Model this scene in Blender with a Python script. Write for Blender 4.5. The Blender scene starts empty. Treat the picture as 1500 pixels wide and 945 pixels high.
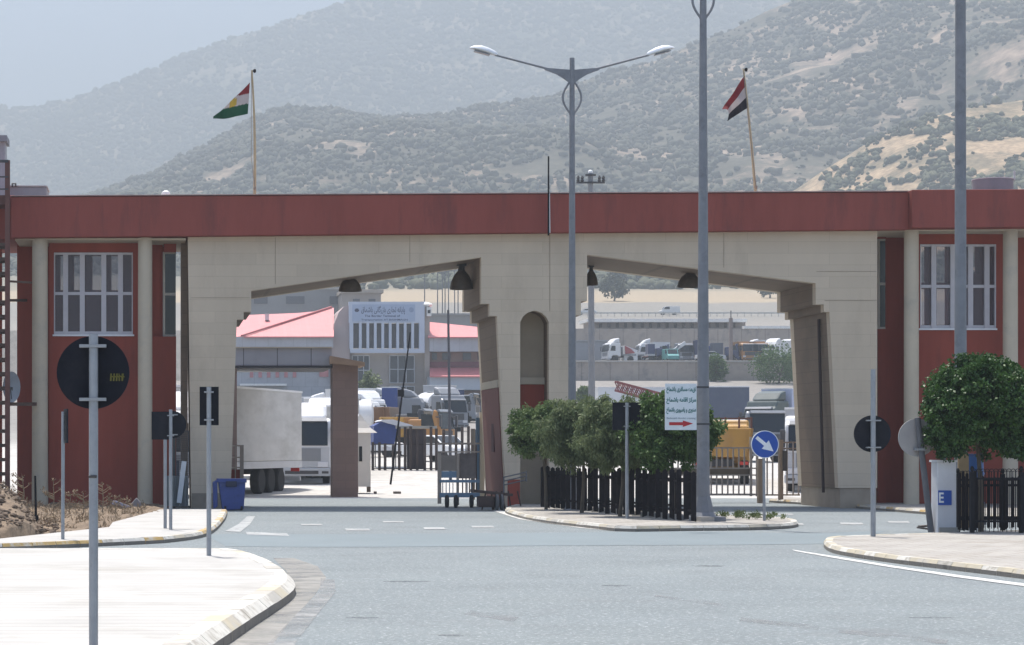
import bpy, bmesh, math, random
import numpy as np
from mathutils import Vector, Matrix, Euler, noise

R = math.radians
random.seed(7)
rng = np.random.default_rng(11)
scene = bpy.context.scene
COL = scene.collection

# ------------------------------------------------------------------ camera, sky, sun, exposure
F, VX, HY = 3500.0, 235.0, 655.0            # focal length, vanishing point and horizon, in photo pixels
cam_d = bpy.data.cameras.new('camera')
cam = bpy.data.objects.new('camera', cam_d); COL.objects.link(cam)
cam.location = (0, 0, 1.8); cam.rotation_euler = (R(90), 0, 0)
cam_d.sensor_width = 36; cam_d.lens = F / 1500 * 36
cam_d.shift_x = (750 - VX) / 1500; cam_d.shift_y = (HY - 472.5) / 1500
cam_d.clip_start = 0.5; cam_d.clip_end = 20000
scene.camera = cam

world = bpy.data.worlds.new("World"); scene.world = world; world.use_nodes = True
wn = world.node_tree; wn.nodes.clear()
sky = wn.nodes.new('ShaderNodeTexSky'); sky.sky_type = 'NISHITA'; sky.sun_disc = False
sky.sun_elevation = R(70); sky.sun_rotation = R(-16); sky.altitude = 1200
sky.air_density = 1.0; sky.dust_density = 7.0; sky.ozone_density = 1.0
bg = wn.nodes.new('ShaderNodeBackground'); bg.inputs['Strength'].default_value = 0.15
wo = wn.nodes.new('ShaderNodeOutputWorld')
wn.links.new(sky.outputs[0], bg.inputs[0]); wn.links.new(bg.outputs[0], wo.inputs[0])

sd = bpy.data.lights.new('sun', 'SUN'); sun = bpy.data.objects.new('sun', sd); COL.objects.link(sun)
sd.energy = 4.6; sd.angle = R(0.6); sd.color = (1.0, 0.955, 0.89)
el, az = R(70), R(-16)
sv = Vector((math.sin(az) * math.cos(el), math.cos(az) * math.cos(el), math.sin(el)))
sun.rotation_euler = sv.to_track_quat('Z', 'Y').to_euler(); sun.location = (0, 40, 60)

scene.view_settings.view_transform = 'Standard'; scene.view_settings.look = 'None'
scene.view_settings.exposure = 0.88; scene.view_settings.gamma = 1.0
scene.view_settings.use_curve_mapping = False
scene.cycles.volume_bounces = 2
HAZE = 5.2e-4

# ------------------------------------------------------------------ pixel helpers
def PX(px, Y): return (px - VX) / F * Y
def PZ(py, Y): return 1.8 + (HY - py) / F * Y
def GY(py, z=0.0): return (1.8 - z) * F / (py - HY)
def G(px, py, z=0.0):
    Y = GY(py, z); return (PX(px, Y), Y)

# ------------------------------------------------------------------ mesh builder
class MB:
    def __init__(s): s.v = []; s.f = []; s.m = []
    def add(s, vs, fs, m=0):
        b = len(s.v); s.v += [tuple(v) for v in vs]
        for f in fs: s.f.append(tuple(i + b for i in f)); s.m.append(m)
        return s
    def box(s, x0, x1, y0, y1, z0, z1, m=0):
        return s.add([(x0,y0,z0),(x1,y0,z0),(x1,y1,z0),(x0,y1,z0),(x0,y0,z1),(x1,y0,z1),(x1,y1,z1),(x0,y1,z1)],
                     [(0,3,2,1),(4,5,6,7),(0,1,5,4),(1,2,6,5),(2,3,7,6),(3,0,4,7)], m)
    def bpx(s, x0, x1, y0, y1, Y0, Y1, m=0):      # box whose front face covers photo pixels at distance Y0
        return s.box(PX(x0,Y0), PX(x1,Y0), Y0, Y1, PZ(y1,Y0), PZ(y0,Y0), m)
    def obox(s, c, size, rot=(0,0,0), m=0):
        M = Matrix.Translation(c) @ Euler(rot).to_matrix().to_4x4(); a,b,d = [q/2 for q in size]
        vs = [M @ Vector((x*a,y*b,z*d)) for z in (-1,1) for (x,y) in ((-1,-1),(1,-1),(1,1),(-1,1))]
        return s.add(vs, [(0,3,2,1),(4,5,6,7),(0,1,5,4),(1,2,6,5),(2,3,7,6),(3,0,4,7)], m)
    def beam(s, p0, p1, w, h=None, m=0):          # square bar between two points
        p0, p1 = Vector(p0), Vector(p1); d = p1 - p0; L = d.length
        q = d.to_track_quat('Z', 'Y'); h = h or w
        M = Matrix.Translation((p0+p1)/2) @ q.to_matrix().to_4x4()
        vs = [M @ Vector((x*w/2,y*h/2,z*L/2)) for z in (-1,1) for (x,y) in ((-1,-1),(1,-1),(1,1),(-1,1))]
        return s.add(vs, [(0,3,2,1),(4,5,6,7),(0,1,5,4),(1,2,6,5),(2,3,7,6),(3,0,4,7)], m)
    def prism(s, pts, a0, a1, axis='y', m=0):     # polygon pts extruded along an axis
        n = len(pts)
        mk = {'y': lambda p,a: (p[0],a,p[1]), 'z': lambda p,a: (p[0],p[1],a), 'x': lambda p,a: (a,p[0],p[1])}[axis]
        vs = [mk(p,a0) for p in pts] + [mk(p,a1) for p in pts]
        fs = [tuple(range(n)), tuple(range(2*n-1, n-1, -1))] + [(i,(i+1)%n,(i+1)%n+n,i+n) for i in range(n)]
        return s.add(vs, fs, m)
    def tube(s, p0, p1, r0, r1=None, n=12, m=0):
        return s.path([p0, p1], [r0, r0 if r1 is None else r1], n, m)
    def path(s, pts, r, n=8, m=0):
        pts = [Vector(p) for p in pts]; k = len(pts)
        if not hasattr(r, '__len__'): r = [r]*k
        vs = []
        for i,p in enumerate(pts):
            d = (pts[min(i+1,k-1)] - pts[max(i-1,0)]).normalized()
            u = d.cross(Vector((0,1,0)) if abs(d.y) < .9 else Vector((1,0,0))).normalized(); w = d.cross(u)
            vs += [p + (u*math.cos(2*math.pi*j/n) + w*math.sin(2*math.pi*j/n))*r[i] for j in range(n)]
        fs = [(i*n+j, i*n+(j+1)%n, (i+1)*n+(j+1)%n, (i+1)*n+j) for i in range(k-1) for j in range(n)]
        fs += [tuple(range(n-1,-1,-1)), tuple(range((k-1)*n, k*n))]
        return s.add(vs, fs, m)
    def lathe(s, prof, c=(0,0,0), n=24, axis='z', m=0):
        vs = []
        for r,a in prof:
            for j in range(n):
                t = 2*math.pi*j/n; x,y = r*math.cos(t), r*math.sin(t)
                q = {'z':(x,y,a),'y':(x,a,y),'x':(a,x,y)}[axis]
                vs.append((c[0]+q[0],c[1]+q[1],c[2]+q[2]))
        k = len(prof)
        fs = [(i*n+j, i*n+(j+1)%n, (i+1)*n+(j+1)%n, (i+1)*n+j) for i in range(k-1) for j in range(n)]
        fs += [tuple(range(n-1,-1,-1)), tuple(range((k-1)*n,k*n))]
        return s.add(vs, fs, m)
    def blob(s, c, r, seed=0, n=10, k=6, jit=.15, m=0):
        rr = random.Random(seed); vs = []
        for i in range(1,k):
            for j in range(n):
                a,b = math.pi*i/k, 2*math.pi*j/n; q = 1+rr.uniform(-jit,jit)
                vs.append((c[0]+r[0]*q*math.sin(a)*math.cos(b), c[1]+r[1]*q*math.sin(a)*math.sin(b), c[2]+r[2]*q*math.cos(a)))
        fs = [(i*n+j,(i+1)*n+j,(i+1)*n+(j+1)%n,i*n+(j+1)%n) for i in range(k-2) for j in range(n)]
        vs += [(c[0],c[1],c[2]+r[2]),(c[0],c[1],c[2]-r[2])]; t,b = len(vs)-2,len(vs)-1
        fs += [(t,j,(j+1)%n) for j in range(n)] + [(b,(k-2)*n+(j+1)%n,(k-2)*n+j) for j in range(n)]
        return s.add(vs, fs, m)
    def build(s, name, mats, parent=None, smooth=False, bevel=0, local=False, loc=None, recalc=True):
        me = bpy.data.meshes.new(name)
        off = Vector((0,0,0))
        if not local:
            q = parent
            while q is not None: off += q.location; q = q.parent
            if loc is not None: off = Vector(loc)
        me.from_pydata([tuple(Vector(v)-off) for v in s.v], [], s.f)
        if not isinstance(mats, (list,tuple)): mats = [mats]
        for m in mats: me.materials.append(m)
        if len(mats) > 1: me.polygons.foreach_set('material_index', s.m)
        if recalc:
            bm = bmesh.new(); bm.from_mesh(me); bmesh.ops.recalc_face_normals(bm, faces=bm.faces); bm.to_mesh(me); bm.free()
        if smooth:
            me.polygons.foreach_set('use_smooth', [True]*len(me.polygons)); me.set_sharp_from_angle(angle=R(38))
        o = bpy.data.objects.new(name, me); COL.objects.link(o); o.parent = parent
        if loc is not None: o.location = loc
        if bevel:
            b = o.modifiers.new('bevel','BEVEL'); b.width = bevel; b.segments = 2; b.limit_method = 'ANGLE'; b.angle_limit = R(40)
        return o

def npmesh(name, V, Fc, mats, parent=None, smooth=False, loc=(0,0,0), mi=None):
    me = bpy.data.meshes.new(name); V = np.asarray(V, float) - np.asarray(loc, float)
    k = Fc.shape[1]
    me.vertices.add(len(V)); me.vertices.foreach_set('co', V.astype(np.float32).ravel())
    me.loops.add(Fc.size); me.loops.foreach_set('vertex_index', Fc.astype(np.int32).ravel())
    me.polygons.add(len(Fc)); me.polygons.foreach_set('loop_start', (np.arange(len(Fc))*k).astype(np.int32))
    if smooth: me.polygons.foreach_set('use_smooth', [True]*len(Fc))
    for m in (mats if isinstance(mats,(list,tuple)) else [mats]): me.materials.append(m)
    if mi is not None: me.polygons.foreach_set('material_index', np.asarray(mi, np.int32))
    me.update(calc_edges=True); me.validate()
    o = bpy.data.objects.new(name, me); COL.objects.link(o); o.parent = parent
    if parent is None: o.location = loc
    return o

def tag(o, label=None, cat=None, group=None, kind=None):
    if label: o['label'] = label
    if cat: o['category'] = cat
    if group: o['group'] = group
    if kind: o['kind'] = kind
    return o
def thing(name, label, cat, loc=(0,0,0), rz=0, group=None):
    o = bpy.data.objects.new(name, None); COL.objects.link(o); o.empty_display_size = .2
    o.location = loc; o.rotation_euler = (0,0,rz)
    return tag(o, label, cat, group)
def copy_tree(o, parent=None):
    c = o.copy(); COL.objects.link(c); c.parent = parent
    for ch in [q for q in o.children]: copy_tree(ch, c)
    return c

# ------------------------------------------------------------------ materials
MATS = {}
def mat(name, col, rough=.75, var=.14, scale=2.0, bump=0.0, bscale=None, metal=0.0, dirt=None, dscale=.6, dlo=.52, dhi=.66, spec=.5, coord='Object', stretch=None):
    if name in MATS: return MATS[name]
    m = bpy.data.materials.new(name); m.use_nodes = True; nt = m.node_tree; N, L = nt.nodes, nt.links
    p = N['Principled BSDF']; p.inputs['Roughness'].default_value = rough; p.inputs['Metallic'].default_value = metal
    p.inputs['Specular IOR Level'].default_value = spec
    tc = N.new('ShaderNodeTexCoord'); vec = tc.outputs[coord]
    if stretch:
        mp = N.new('ShaderNodeMapping'); mp.inputs['Scale'].default_value = stretch; L.new(vec, mp.inputs[0]); vec = mp.outputs[0]
    nz = N.new('ShaderNodeTexNoise'); nz.inputs['Scale'].default_value = scale; nz.inputs['Detail'].default_value = 7; nz.inputs['Roughness'].default_value = .65
    L.new(vec, nz.inputs['Vector'])
    cr = N.new('ShaderNodeValToRGB'); e = cr.color_ramp.elements
    e[0].position = .28; e[1].position = .72
    e[0].color = tuple(c*(1-var) for c in col)+(1,); e[1].color = tuple(min(1,c*(1+var)) for c in col)+(1,)
    L.new(nz.outputs['Fac'], cr.inputs[0]); out = cr.outputs[0]
    if dirt:
        n2 = N.new('ShaderNodeTexNoise'); n2.inputs['Scale'].default_value = dscale; n2.inputs['Detail'].default_value = 9; n2.inputs['Roughness'].default_value = .7
        L.new(vec, n2.inputs['Vector'])
        r2 = N.new('ShaderNodeValToRGB'); r2.color_ramp.elements[0].position = dlo; r2.color_ramp.elements[1].position = dhi
        L.new(n2.outputs['Fac'], r2.inputs[0])
        mx = N.new('ShaderNodeMix'); mx.data_type = 'RGBA'; L.new(r2.outputs[0], mx.inputs[0]); L.new(out, mx.inputs[6]); mx.inputs[7].default_value = tuple(dirt)+(1,)
        out = mx.outputs[2]
    L.new(out, p.inputs['Base Color'])
    if bump:
        n3 = N.new('ShaderNodeTexNoise'); n3.inputs['Scale'].default_value = bscale or scale*12; n3.inputs['Detail'].default_value = 4
        L.new(tc.outputs[coord], n3.inputs['Vector'])
        b = N.new('ShaderNodeBump'); b.inputs['Strength'].default_value = bump; b.inputs['Distance'].default_value = .02
        L.new(n3.outputs['Fac'], b.inputs['Height']); L.new(b.outputs[0], p.inputs['Normal'])
    MATS[name] = m; return m

def panel_mat(name, col, bw, rh, mortar, jcol, axes='xz', var=.07, rough=.75, dirt=None, stretch=None):
    if name in MATS: return MATS[name]
    m = mat(name, col, rough, var, .8, dirt=dirt, dscale=.5, bump=.15, bscale=30, stretch=stretch)
    nt = m.node_tree; N, L = nt.nodes, nt.links; p = N['Principled BSDF']
    src = p.inputs['Base Color'].links[0].from_socket
    tc = [n for n in N if n.type == 'TEX_COORD'][0]
    sp = N.new('ShaderNodeSeparateXYZ'); L.new(tc.outputs['Object'], sp.inputs[0])
    cb = N.new('ShaderNodeCombineXYZ'); L.new(sp.outputs['XYZ'.index(axes[0].upper())], cb.inputs[0]); L.new(sp.outputs['XYZ'.index(axes[1].upper())], cb.inputs[1])
    bt = N.new('ShaderNodeTexBrick'); L.new(cb.outputs[0], bt.inputs['Vector'])
    bt.inputs['Scale'].default_value = 1; bt.inputs['Brick Width'].default_value = bw; bt.inputs['Row Height'].default_value = rh
    bt.inputs['Mortar Size'].default_value = mortar; bt.inputs['Mortar Smooth'].default_value = .3
    bt.inputs['Color1'].default_value = (1,1,1,1); bt.inputs['Color2'].default_value = (.93,.93,.93,1); bt.inputs['Mortar'].default_value = tuple(jcol)+(1,)
    mx = N.new('ShaderNodeMix'); mx.data_type = 'RGBA'; mx.blend_type = 'MULTIPLY'; mx.inputs[0].default_value = 1
    L.new(src, mx.inputs[6]); L.new(bt.outputs['Color'], mx.inputs[7]); L.new(mx.outputs[2], p.inputs['Base Color'])
    return m

def leaf_mat(name, c0, c1, rough=.5, trans=.25, scale=1.5):
    m = bpy.data.materials.new(name); m.use_nodes = True; nt = m.node_tree; N, L = nt.nodes, nt.links
    p = N['Principled BSDF']; p.inputs['Roughness'].default_value = rough; p.inputs['Specular IOR Level'].default_value = .25
    tc = N.new('ShaderNodeTexCoord'); nz = N.new('ShaderNodeTexNoise'); nz.inputs['Scale'].default_value = scale; nz.inputs['Detail'].default_value = 5
    L.new(tc.outputs['Object'], nz.inputs['Vector'])
    cr = N.new('ShaderNodeValToRGB'); cr.color_ramp.elements[0].position = .35; cr.color_ramp.elements[1].position = .66
    cr.color_ramp.elements[0].color = tuple(c0)+(1,); cr.color_ramp.elements[1].color = tuple(c1)+(1,)
    L.new(nz.outputs['Fac'], cr.inputs[0]); L.new(cr.outputs[0], p.inputs['Base Color'])
    if trans:
        t = N.new('ShaderNodeBsdfTranslucent'); L.new(cr.outputs[0], t.inputs[0])
        mx = N.new('ShaderNodeMixShader'); mx.inputs[0].default_value = trans
        L.new(p.outputs[0], mx.inputs[1]); L.new(t.outputs[0], mx.inputs[2]); L.new(mx.outputs[0], N['Material Output'].inputs[0])
    return m

def glass_mat(name, tint=(.3,.32,.36), base=(.02,.022,.03), alpha=.55, rough=.06):
    m = bpy.data.materials.new(name); m.use_nodes = True; nt = m.node_tree; N, L = nt.nodes, nt.links
    p = N['Principled BSDF']; p.inputs['Base Color'].default_value = tuple(base)+(1,); p.inputs['Roughness'].default_value = rough
    nz = N.new('ShaderNodeTexNoise'); nz.inputs['Scale'].default_value = 3
    rr = N.new('ShaderNodeMapRange'); rr.inputs[3].default_value = rough; rr.inputs[4].default_value = rough+.12
    L.new(nz.outputs['Fac'], rr.inputs[0]); L.new(rr.outputs[0], p.inputs['Roughness'])
    t = N.new('ShaderNodeBsdfTransparent'); t.inputs[0].default_value = tuple(tint)+(1,)
    mx = N.new('ShaderNodeMixShader'); mx.inputs[0].default_value = alpha
    L.new(p.outputs[0], mx.inputs[1]); L.new(t.outputs[0], mx.inputs[2]); L.new(mx.outputs[0], N['Material Output'].inputs[0])
    return m

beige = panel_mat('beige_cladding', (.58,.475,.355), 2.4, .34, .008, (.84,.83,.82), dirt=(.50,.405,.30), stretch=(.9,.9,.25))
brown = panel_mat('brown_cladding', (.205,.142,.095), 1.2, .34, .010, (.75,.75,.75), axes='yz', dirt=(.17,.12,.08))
redp = mat('red_render', (.265,.072,.056), .85, .12, 1.4, bump=.2, bscale=25, dirt=(.20,.062,.052), dscale=1.1, spec=.2, stretch=(1.3,1.3,.22))
redw = mat('red_wall', (.285,.066,.045), .85, .12, 1.4, bump=.2, bscale=25, dirt=(.22,.058,.042), dscale=1.1, spec=.2, stretch=(1.3,1.3,.25))
cream = mat('cream_column', (.50,.425,.32), .75, .08, 1.2, bump=.15, bscale=30, dirt=(.40,.35,.28))
white_frame = mat('white_frame', (.75,.75,.76), .45, .06, 4)
glass = glass_mat('window_glass', tint=(.80,.80,.84), base=(.17,.16,.18), alpha=.62)  # grey base colour stands for dust and for reflections on the panes
dark_glass = glass_mat('dark_glass', base=(.025,.03,.035), alpha=.15)
curtain_m = mat('pale_curtain', (.55,.58,.58), .9, .1, 5)
galv = mat('galvanised_steel', (.30,.315,.335), .5, .14, 6, metal=.35, dirt=(.22,.23,.24), dscale=3)
pole_m = mat('pole_grey', (.20,.205,.22), .6, .12, 3, metal=.1, dirt=(.15,.155,.17), dscale=2)
dark_steel = mat('dark_steel', (.05,.048,.05), .6, .2, 4)
sign_back = mat('sign_back', (.014,.015,.021), .75, .3, 3, spec=.12, dirt=(.024,.024,.028), dscale=2.5)
rust = mat('rusty_steel', (.10,.06,.045), .8, .3, 4, dirt=(.06,.04,.035), dscale=3)
black_iron = mat('black_iron', (.012,.012,.015), .7, .3, 6, spec=.15)
concrete = mat('concrete', (.36,.335,.30), .9, .12, 1.2, bump=.3, dirt=(.29,.27,.245), dscale=.8)
white_paint = mat('white_paint', (.78,.78,.76), .5, .05, 3, dirt=(.62,.6,.56), dscale=2)
lamp_white = mat('lamp_white', (.72,.74,.76), .3, .06, 4)
rubber = mat('tyre_rubber', (.022,.021,.021), .9, .3, 5)
wood_grey = mat('weathered_wood', (.12,.10,.085), .85, .3, 4)

# ------------------------------------------------------------------ terrain profile
TK = [(-200,0),(92,0),(104,.35),(115,.72),(150,1.4),(180,2.2),(300,7.2),(345,11.3),(352,11.6),(353,14.6),(400,15.2),(424,15.4),(426,22.6),(460,24.3),(520,28.8),(560,33),(650,41.2),(780,53),(900,67),(1000,72),(1300,60),(2600,40),(5000,40)]
TY = np.array([k[0] for k in TK], float); TZ = np.array([k[1] for k in TK], float)
def T(Y): return float(np.interp(Y, TY, TZ))

def ground_mat():
    m = bpy.data.materials.new('ground_soil'); m.use_nodes = True; nt = m.node_tree; N, L = nt.nodes, nt.links
    p = N['Principled BSDF']; p.inputs['Roughness'].default_value = .95
    tc = N.new('ShaderNodeTexCoord'); sp = N.new('ShaderNodeSeparateXYZ'); L.new(tc.outputs['Object'], sp.inputs[0])
    nz = N.new('ShaderNodeTexNoise'); nz.inputs['Scale'].default_value = .05; nz.inputs['Detail'].default_value = 10; L.new(tc.outputs['Object'], nz.inputs['Vector'])
    ma = N.new('ShaderNodeMath'); ma.operation = 'MULTIPLY_ADD'; L.new(nz.outputs['Fac'], ma.inputs[0]); ma.inputs[1].default_value = 60; L.new(sp.outputs[1], ma.inputs[2])
    mr = N.new('ShaderNodeMapRange'); mr.inputs[1].default_value = 0; mr.inputs[2].default_value = 1000; L.new(ma.outputs[0], mr.inputs[0])
    cr = N.new('ShaderNodeValToRGB'); el = cr.color_ramp.elements
    stops = [(0,(.47,.45,.42)),(.17,(.46,.44,.41)),(.24,(.22,.205,.19)),(.52,(.24,.22,.195)),(.60,(.20,.19,.17)),(.672,(.21,.195,.17)),(.682,(.34,.27,.18)),(.795,(.33,.265,.18)),(.825,(.19,.17,.12)),(1,(.17,.155,.11))]
    el[0].position = 0; el[0].color = stops[0][1]+(1,); el[1].position = 1; el[1].color = stops[-1][1]+(1,)
    for q,c in stops[1:-1]:
        e = el.new(q); e.color = c+(1,)
    L.new(mr.outputs[0], cr.inputs[0])
    n2 = N.new('ShaderNodeTexNoise'); n2.inputs['Scale'].default_value = 1.2; n2.inputs['Detail'].default_value = 10; n2.inputs['Roughness'].default_value=.7; L.new(tc.outputs['Object'], n2.inputs['Vector'])
    r2 = N.new('ShaderNodeMapRange'); r2.inputs[1].default_value=.3; r2.inputs[2].default_value=.7; r2.inputs[3].default_value = .72; r2.inputs[4].default_value = 1.2; L.new(n2.outputs['Fac'], r2.inputs[0])
    mx = N.new('ShaderNodeMix'); mx.data_type='RGBA'; mx.blend_type='MULTIPLY'; mx.inputs[0].default_value=1
    L.new(cr.outputs[0], mx.inputs[6]); L.new(r2.outputs[0], mx.inputs[7]); L.new(mx.outputs[2], p.inputs['Base Color'])
    return m
xs = np.concatenate([np.linspace(-3200,-150,12), np.linspace(-120,300,43), np.linspace(350,3800,14)])
ys = np.unique(np.concatenate([TY, np.linspace(-200,90,8), np.linspace(90,1000,90), np.linspace(1000,5000,12)]))
def grid(xs, ys, fz, name, m, kind='structure', smooth=True):
    XX, YY = np.meshgrid(xs, ys); ZZ = fz(XX, YY); V = np.stack([XX.ravel(),YY.ravel(),ZZ.ravel()],1)
    a = np.arange(len(ys)-1)[:,None]*len(xs)+np.arange(len(xs)-1)[None,:]; a = a.ravel()
    Fc = np.stack([a,a+1,a+1+len(xs),a+len(xs)],1)
    return tag(npmesh(name, V, Fc, m, smooth=smooth), kind=kind)
grid(xs, ys, lambda X,Y: np.interp(Y,TY,TZ), 'ground', ground_mat(), smooth=False)

# ------------------------------------------------------------------ hills
def fbm(X, Y, s, seed=0.0, o=5):
    return noise.fractal(Vector((X*s+seed, Y*s, seed)), 1.0, 2.1, o)
class Hill:
    def __init__(h, knots, Y0, z0, Yr, p, amp, ns, seed, xmargin=250):
        h.px = np.array([k[0] for k in knots],float); h.py = np.array([k[1] for k in knots],float)
        h.Y0,h.z0,h.Yr,h.p,h.amp,h.ns,h.seed = Y0,z0,Yr,p,amp,ns,seed
    def z(h, X, Y):
        px = VX + F*X/h.Yr; H = 1.8 + (HY-np.interp(px,h.px,h.py))/F*h.Yr
        t = (Y-h.Y0)/(h.Yr-h.Y0)
        if t <= 1:
            t = max(t,0); und = fbm(X,Y*.55,h.ns,h.seed)
            return h.z0 + (H-h.z0)*t**h.p + h.amp*und*math.sin(math.pi*min(1,t))**.8*.8 + h.amp*.10*fbm(X,Y,h.ns*5,h.seed)*t
        return H - (t-1)*(H-h.z0)*.9 + h.amp*.10*fbm(X,Y,h.ns*5,h.seed)
    def mesh(h, name, m, x0, x1, nx, ny):
        X = np.linspace(x0,x1,nx); Y = np.concatenate([np.linspace(h.Y0,h.Yr,ny), h.Yr+(h.Yr-h.Y0)*np.array([.06,.2,.5,1.0])])
        return grid(X, Y, lambda XX,YY: np.vectorize(h.z)(XX,YY), name, m)
mid = Hill([(-900,380),(-200,335),(0,318),(140,288),(220,262),(300,216),(360,180),(410,163),(480,163),(560,172),(640,170),(720,157),(800,140),(870,118),(940,92),(1000,70),(1060,46),(1120,18),(1200,-15),(1350,-60),(1500,-110),(1800,-150),(2600,-100)], 880,62,1900,1.0,42,.0042,3.1)
small = Hill([(-400,420),(800,400),(1000,350),(1100,306),(1160,282),(1200,255),(1280,204),(1350,176),(1420,158),(1500,146),(1700,134),(2200,150)], 800,50,1060,.85,7,.011,7.7)
far = Hill([(-1200,230),(-300,180),(0,163),(30,160),(60,156),(100,150),(150,133),(200,113),(260,87),(300,73),(380,42),(450,20),(540,0),(640,-20),(800,-30),(1100,-34),(1500,-36),(2400,-36)], 2450,60,4000,1.0,90,.0015,5.3)

def hill_mat(name, dry, scrub, s, lo=.42, hi=.56):
    m = bpy.data.materials.new(name); m.use_nodes = True; nt = m.node_tree; N,L = nt.nodes, nt.links
    p = N['Principled BSDF']; p.inputs['Roughness'].default_value = .95; p.inputs['Specular IOR Level'].default_value=.1
    tc = N.new('ShaderNodeTexCoord')
    n1 = N.new('ShaderNodeTexNoise'); n1.inputs['Scale'].default_value = s; n1.inputs['Detail'].default_value = 12; n1.inputs['Roughness'].default_value=.68; L.new(tc.outputs['Object'], n1.inputs['Vector'])
    r1 = N.new('ShaderNodeValToRGB'); r1.color_ramp.elements[0].position=lo; r1.color_ramp.elements[1].position=hi
    r1.color_ramp.elements[0].color = tuple(scrub)+(1,); r1.color_ramp.elements[1].color = tuple(dry)+(1,); L.new(n1.outputs['Fac'], r1.inputs[0])
    n2 = N.new('ShaderNodeTexNoise'); n2.inputs['Scale'].default_value = s*9; n2.inputs['Detail'].default_value = 8; L.new(tc.outputs['Object'], n2.inputs['Vector'])
    r2 = N.new('ShaderNodeMapRange'); r2.inputs[1].default_value=.3; r2.inputs[2].default_value=.7; r2.inputs[3].default_value=.65; r2.inputs[4].default_value=1.3; L.new(n2.outputs['Fac'], r2.inputs[0])
    mx = N.new('ShaderNodeMix'); mx.data_type='RGBA'; mx.blend_type='MULTIPLY'; mx.inputs[0].default_value=1
    L.new(r1.outputs[0], mx.inputs[6]); L.new(r2.outputs[0], mx.inputs[7]); L.new(mx.outputs[2], p.inputs['Base Color'])
    return m
mid.mesh('scrub_hill', hill_mat('hill_soil', (.34,.26,.20), (.085,.08,.058), .020, .48,.62), -420, 1150, 170, 110)
small.mesh('near_hill', hill_mat('near_hill_soil', (.40,.295,.19), (.19,.155,.10), .05), 120, 800, 110, 60)
far.mesh('mountain', hill_mat('mountain_soil', (.24,.205,.15), (.085,.09,.058), .010), -1700, 2500, 180, 110)

ICO = None
def ico():
    global ICO
    if ICO is None:
        bm = bmesh.new(); bmesh.ops.create_icosphere(bm, subdivisions=1, radius=1)
        bm.verts.ensure_lookup_table()
        ICO = (np.array([v.co[:] for v in bm.verts]), np.array([[v.index for v in f.verts] for f in bm.faces])); bm.free()
    return ICO
def scatter_bushes(name, h, n, rmin, rmax, ns, thr, m, label_kind, ylim=(0,1), pxr=(-80,1580), seed=1, extra=None):
    rg = np.random.default_rng(seed); P = []
    tries = 0
    while len(P) < n and tries < n*14:
        tries += 1
        t = rg.uniform(*ylim); Y = h.Y0 + t*(h.Yr-h.Y0); px = rg.uniform(*pxr); X = PX(px, Y)
        a = fbm(X,Y*.8,ns,h.seed+20,4)
        if a < thr(px,t) + rg.uniform(-.22,.22): continue
        P.append((X,Y,h.z(X,Y), rmin+(rmax-rmin)*rg.random()**1.8))
    P = np.array(P); V0,F0 = ico(); k = len(P)
    jit = rg.uniform(.55,1.4,(k,len(V0),1)); sc = np.stack([P[:,3]*rg.uniform(.85,1.3,k),P[:,3]*rg.uniform(.85,1.3,k),P[:,3]*rg.uniform(.7,1.1,k)],1)[:,None,:]
    ang = rg.uniform(0,6.28,k); c,s = np.cos(ang),np.sin(ang)
    VV = V0[None]*jit; VV = np.stack([VV[...,0]*c[:,None]-VV[...,1]*s[:,None], VV[...,0]*s[:,None]+VV[...,1]*c[:,None], VV[...,2]],2)*sc
    VV = VV + P[:,None,:3] + np.array([0,0,1])*P[:,3][:,None,None]*.45
    FF = (F0[None]+np.arange(k)[:,None,None]*len(V0)).reshape(-1,3)
    return tag(npmesh(name, VV.reshape(-1,3), FF, m, smooth=False), kind='stuff', label=label_kind)
bush_mid = leaf_mat('scrub_leaves', (.036,.042,.024), (.066,.066,.040), .8, 0, .02)
bush_far = leaf_mat('oak_leaves', (.036,.043,.026), (.066,.068,.042), .8, 0, .008)
bush_near = leaf_mat('near_scrub_leaves', (.038,.048,.022), (.085,.09,.045), .8, 0, .06)
def thr_mid(px,t):
    return float(np.interp(px,[0,300,450,520,700,850,1000,1150,1500],[-.6,-.6,-.28,-.34,-.5,-.28,-.18,-.11,-.14])) + (-.25 if t>.9 else 0)
scatter_bushes('hill_scrub', mid, 36000, .8, 3.3, .016, thr_mid, bush_mid, 'scrub oak bushes dotted over the middle hillside', (0.0,1.01), seed=2)
class Flat:
    Y0, Yr, seed = 785., 1010., 1.7
    def z(h, X, Y): return T(Y)
scatter_bushes('field_scrub', Flat(), 2600, .7, 2.6, .03, lambda px,t: -.25, bush_near, 'scrub bushes along the top of the tan field', (0,1), (330,1250), seed=9)
scatter_bushes('near_hill_scrub', small, 7500, .6, 2.2, .035, lambda px,t: -.04, bush_near, 'bushes dotted over the near dry hill on the right', (0.0,1.01), (900,1580), seed=3)
scatter_bushes('mountain_woodland', far, 34000, 2.4, 6.5, .0056, lambda px,t: -.5, bush_far, 'woodland covering the far mountain in haze', (.15,1.01), seed=4)

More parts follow.
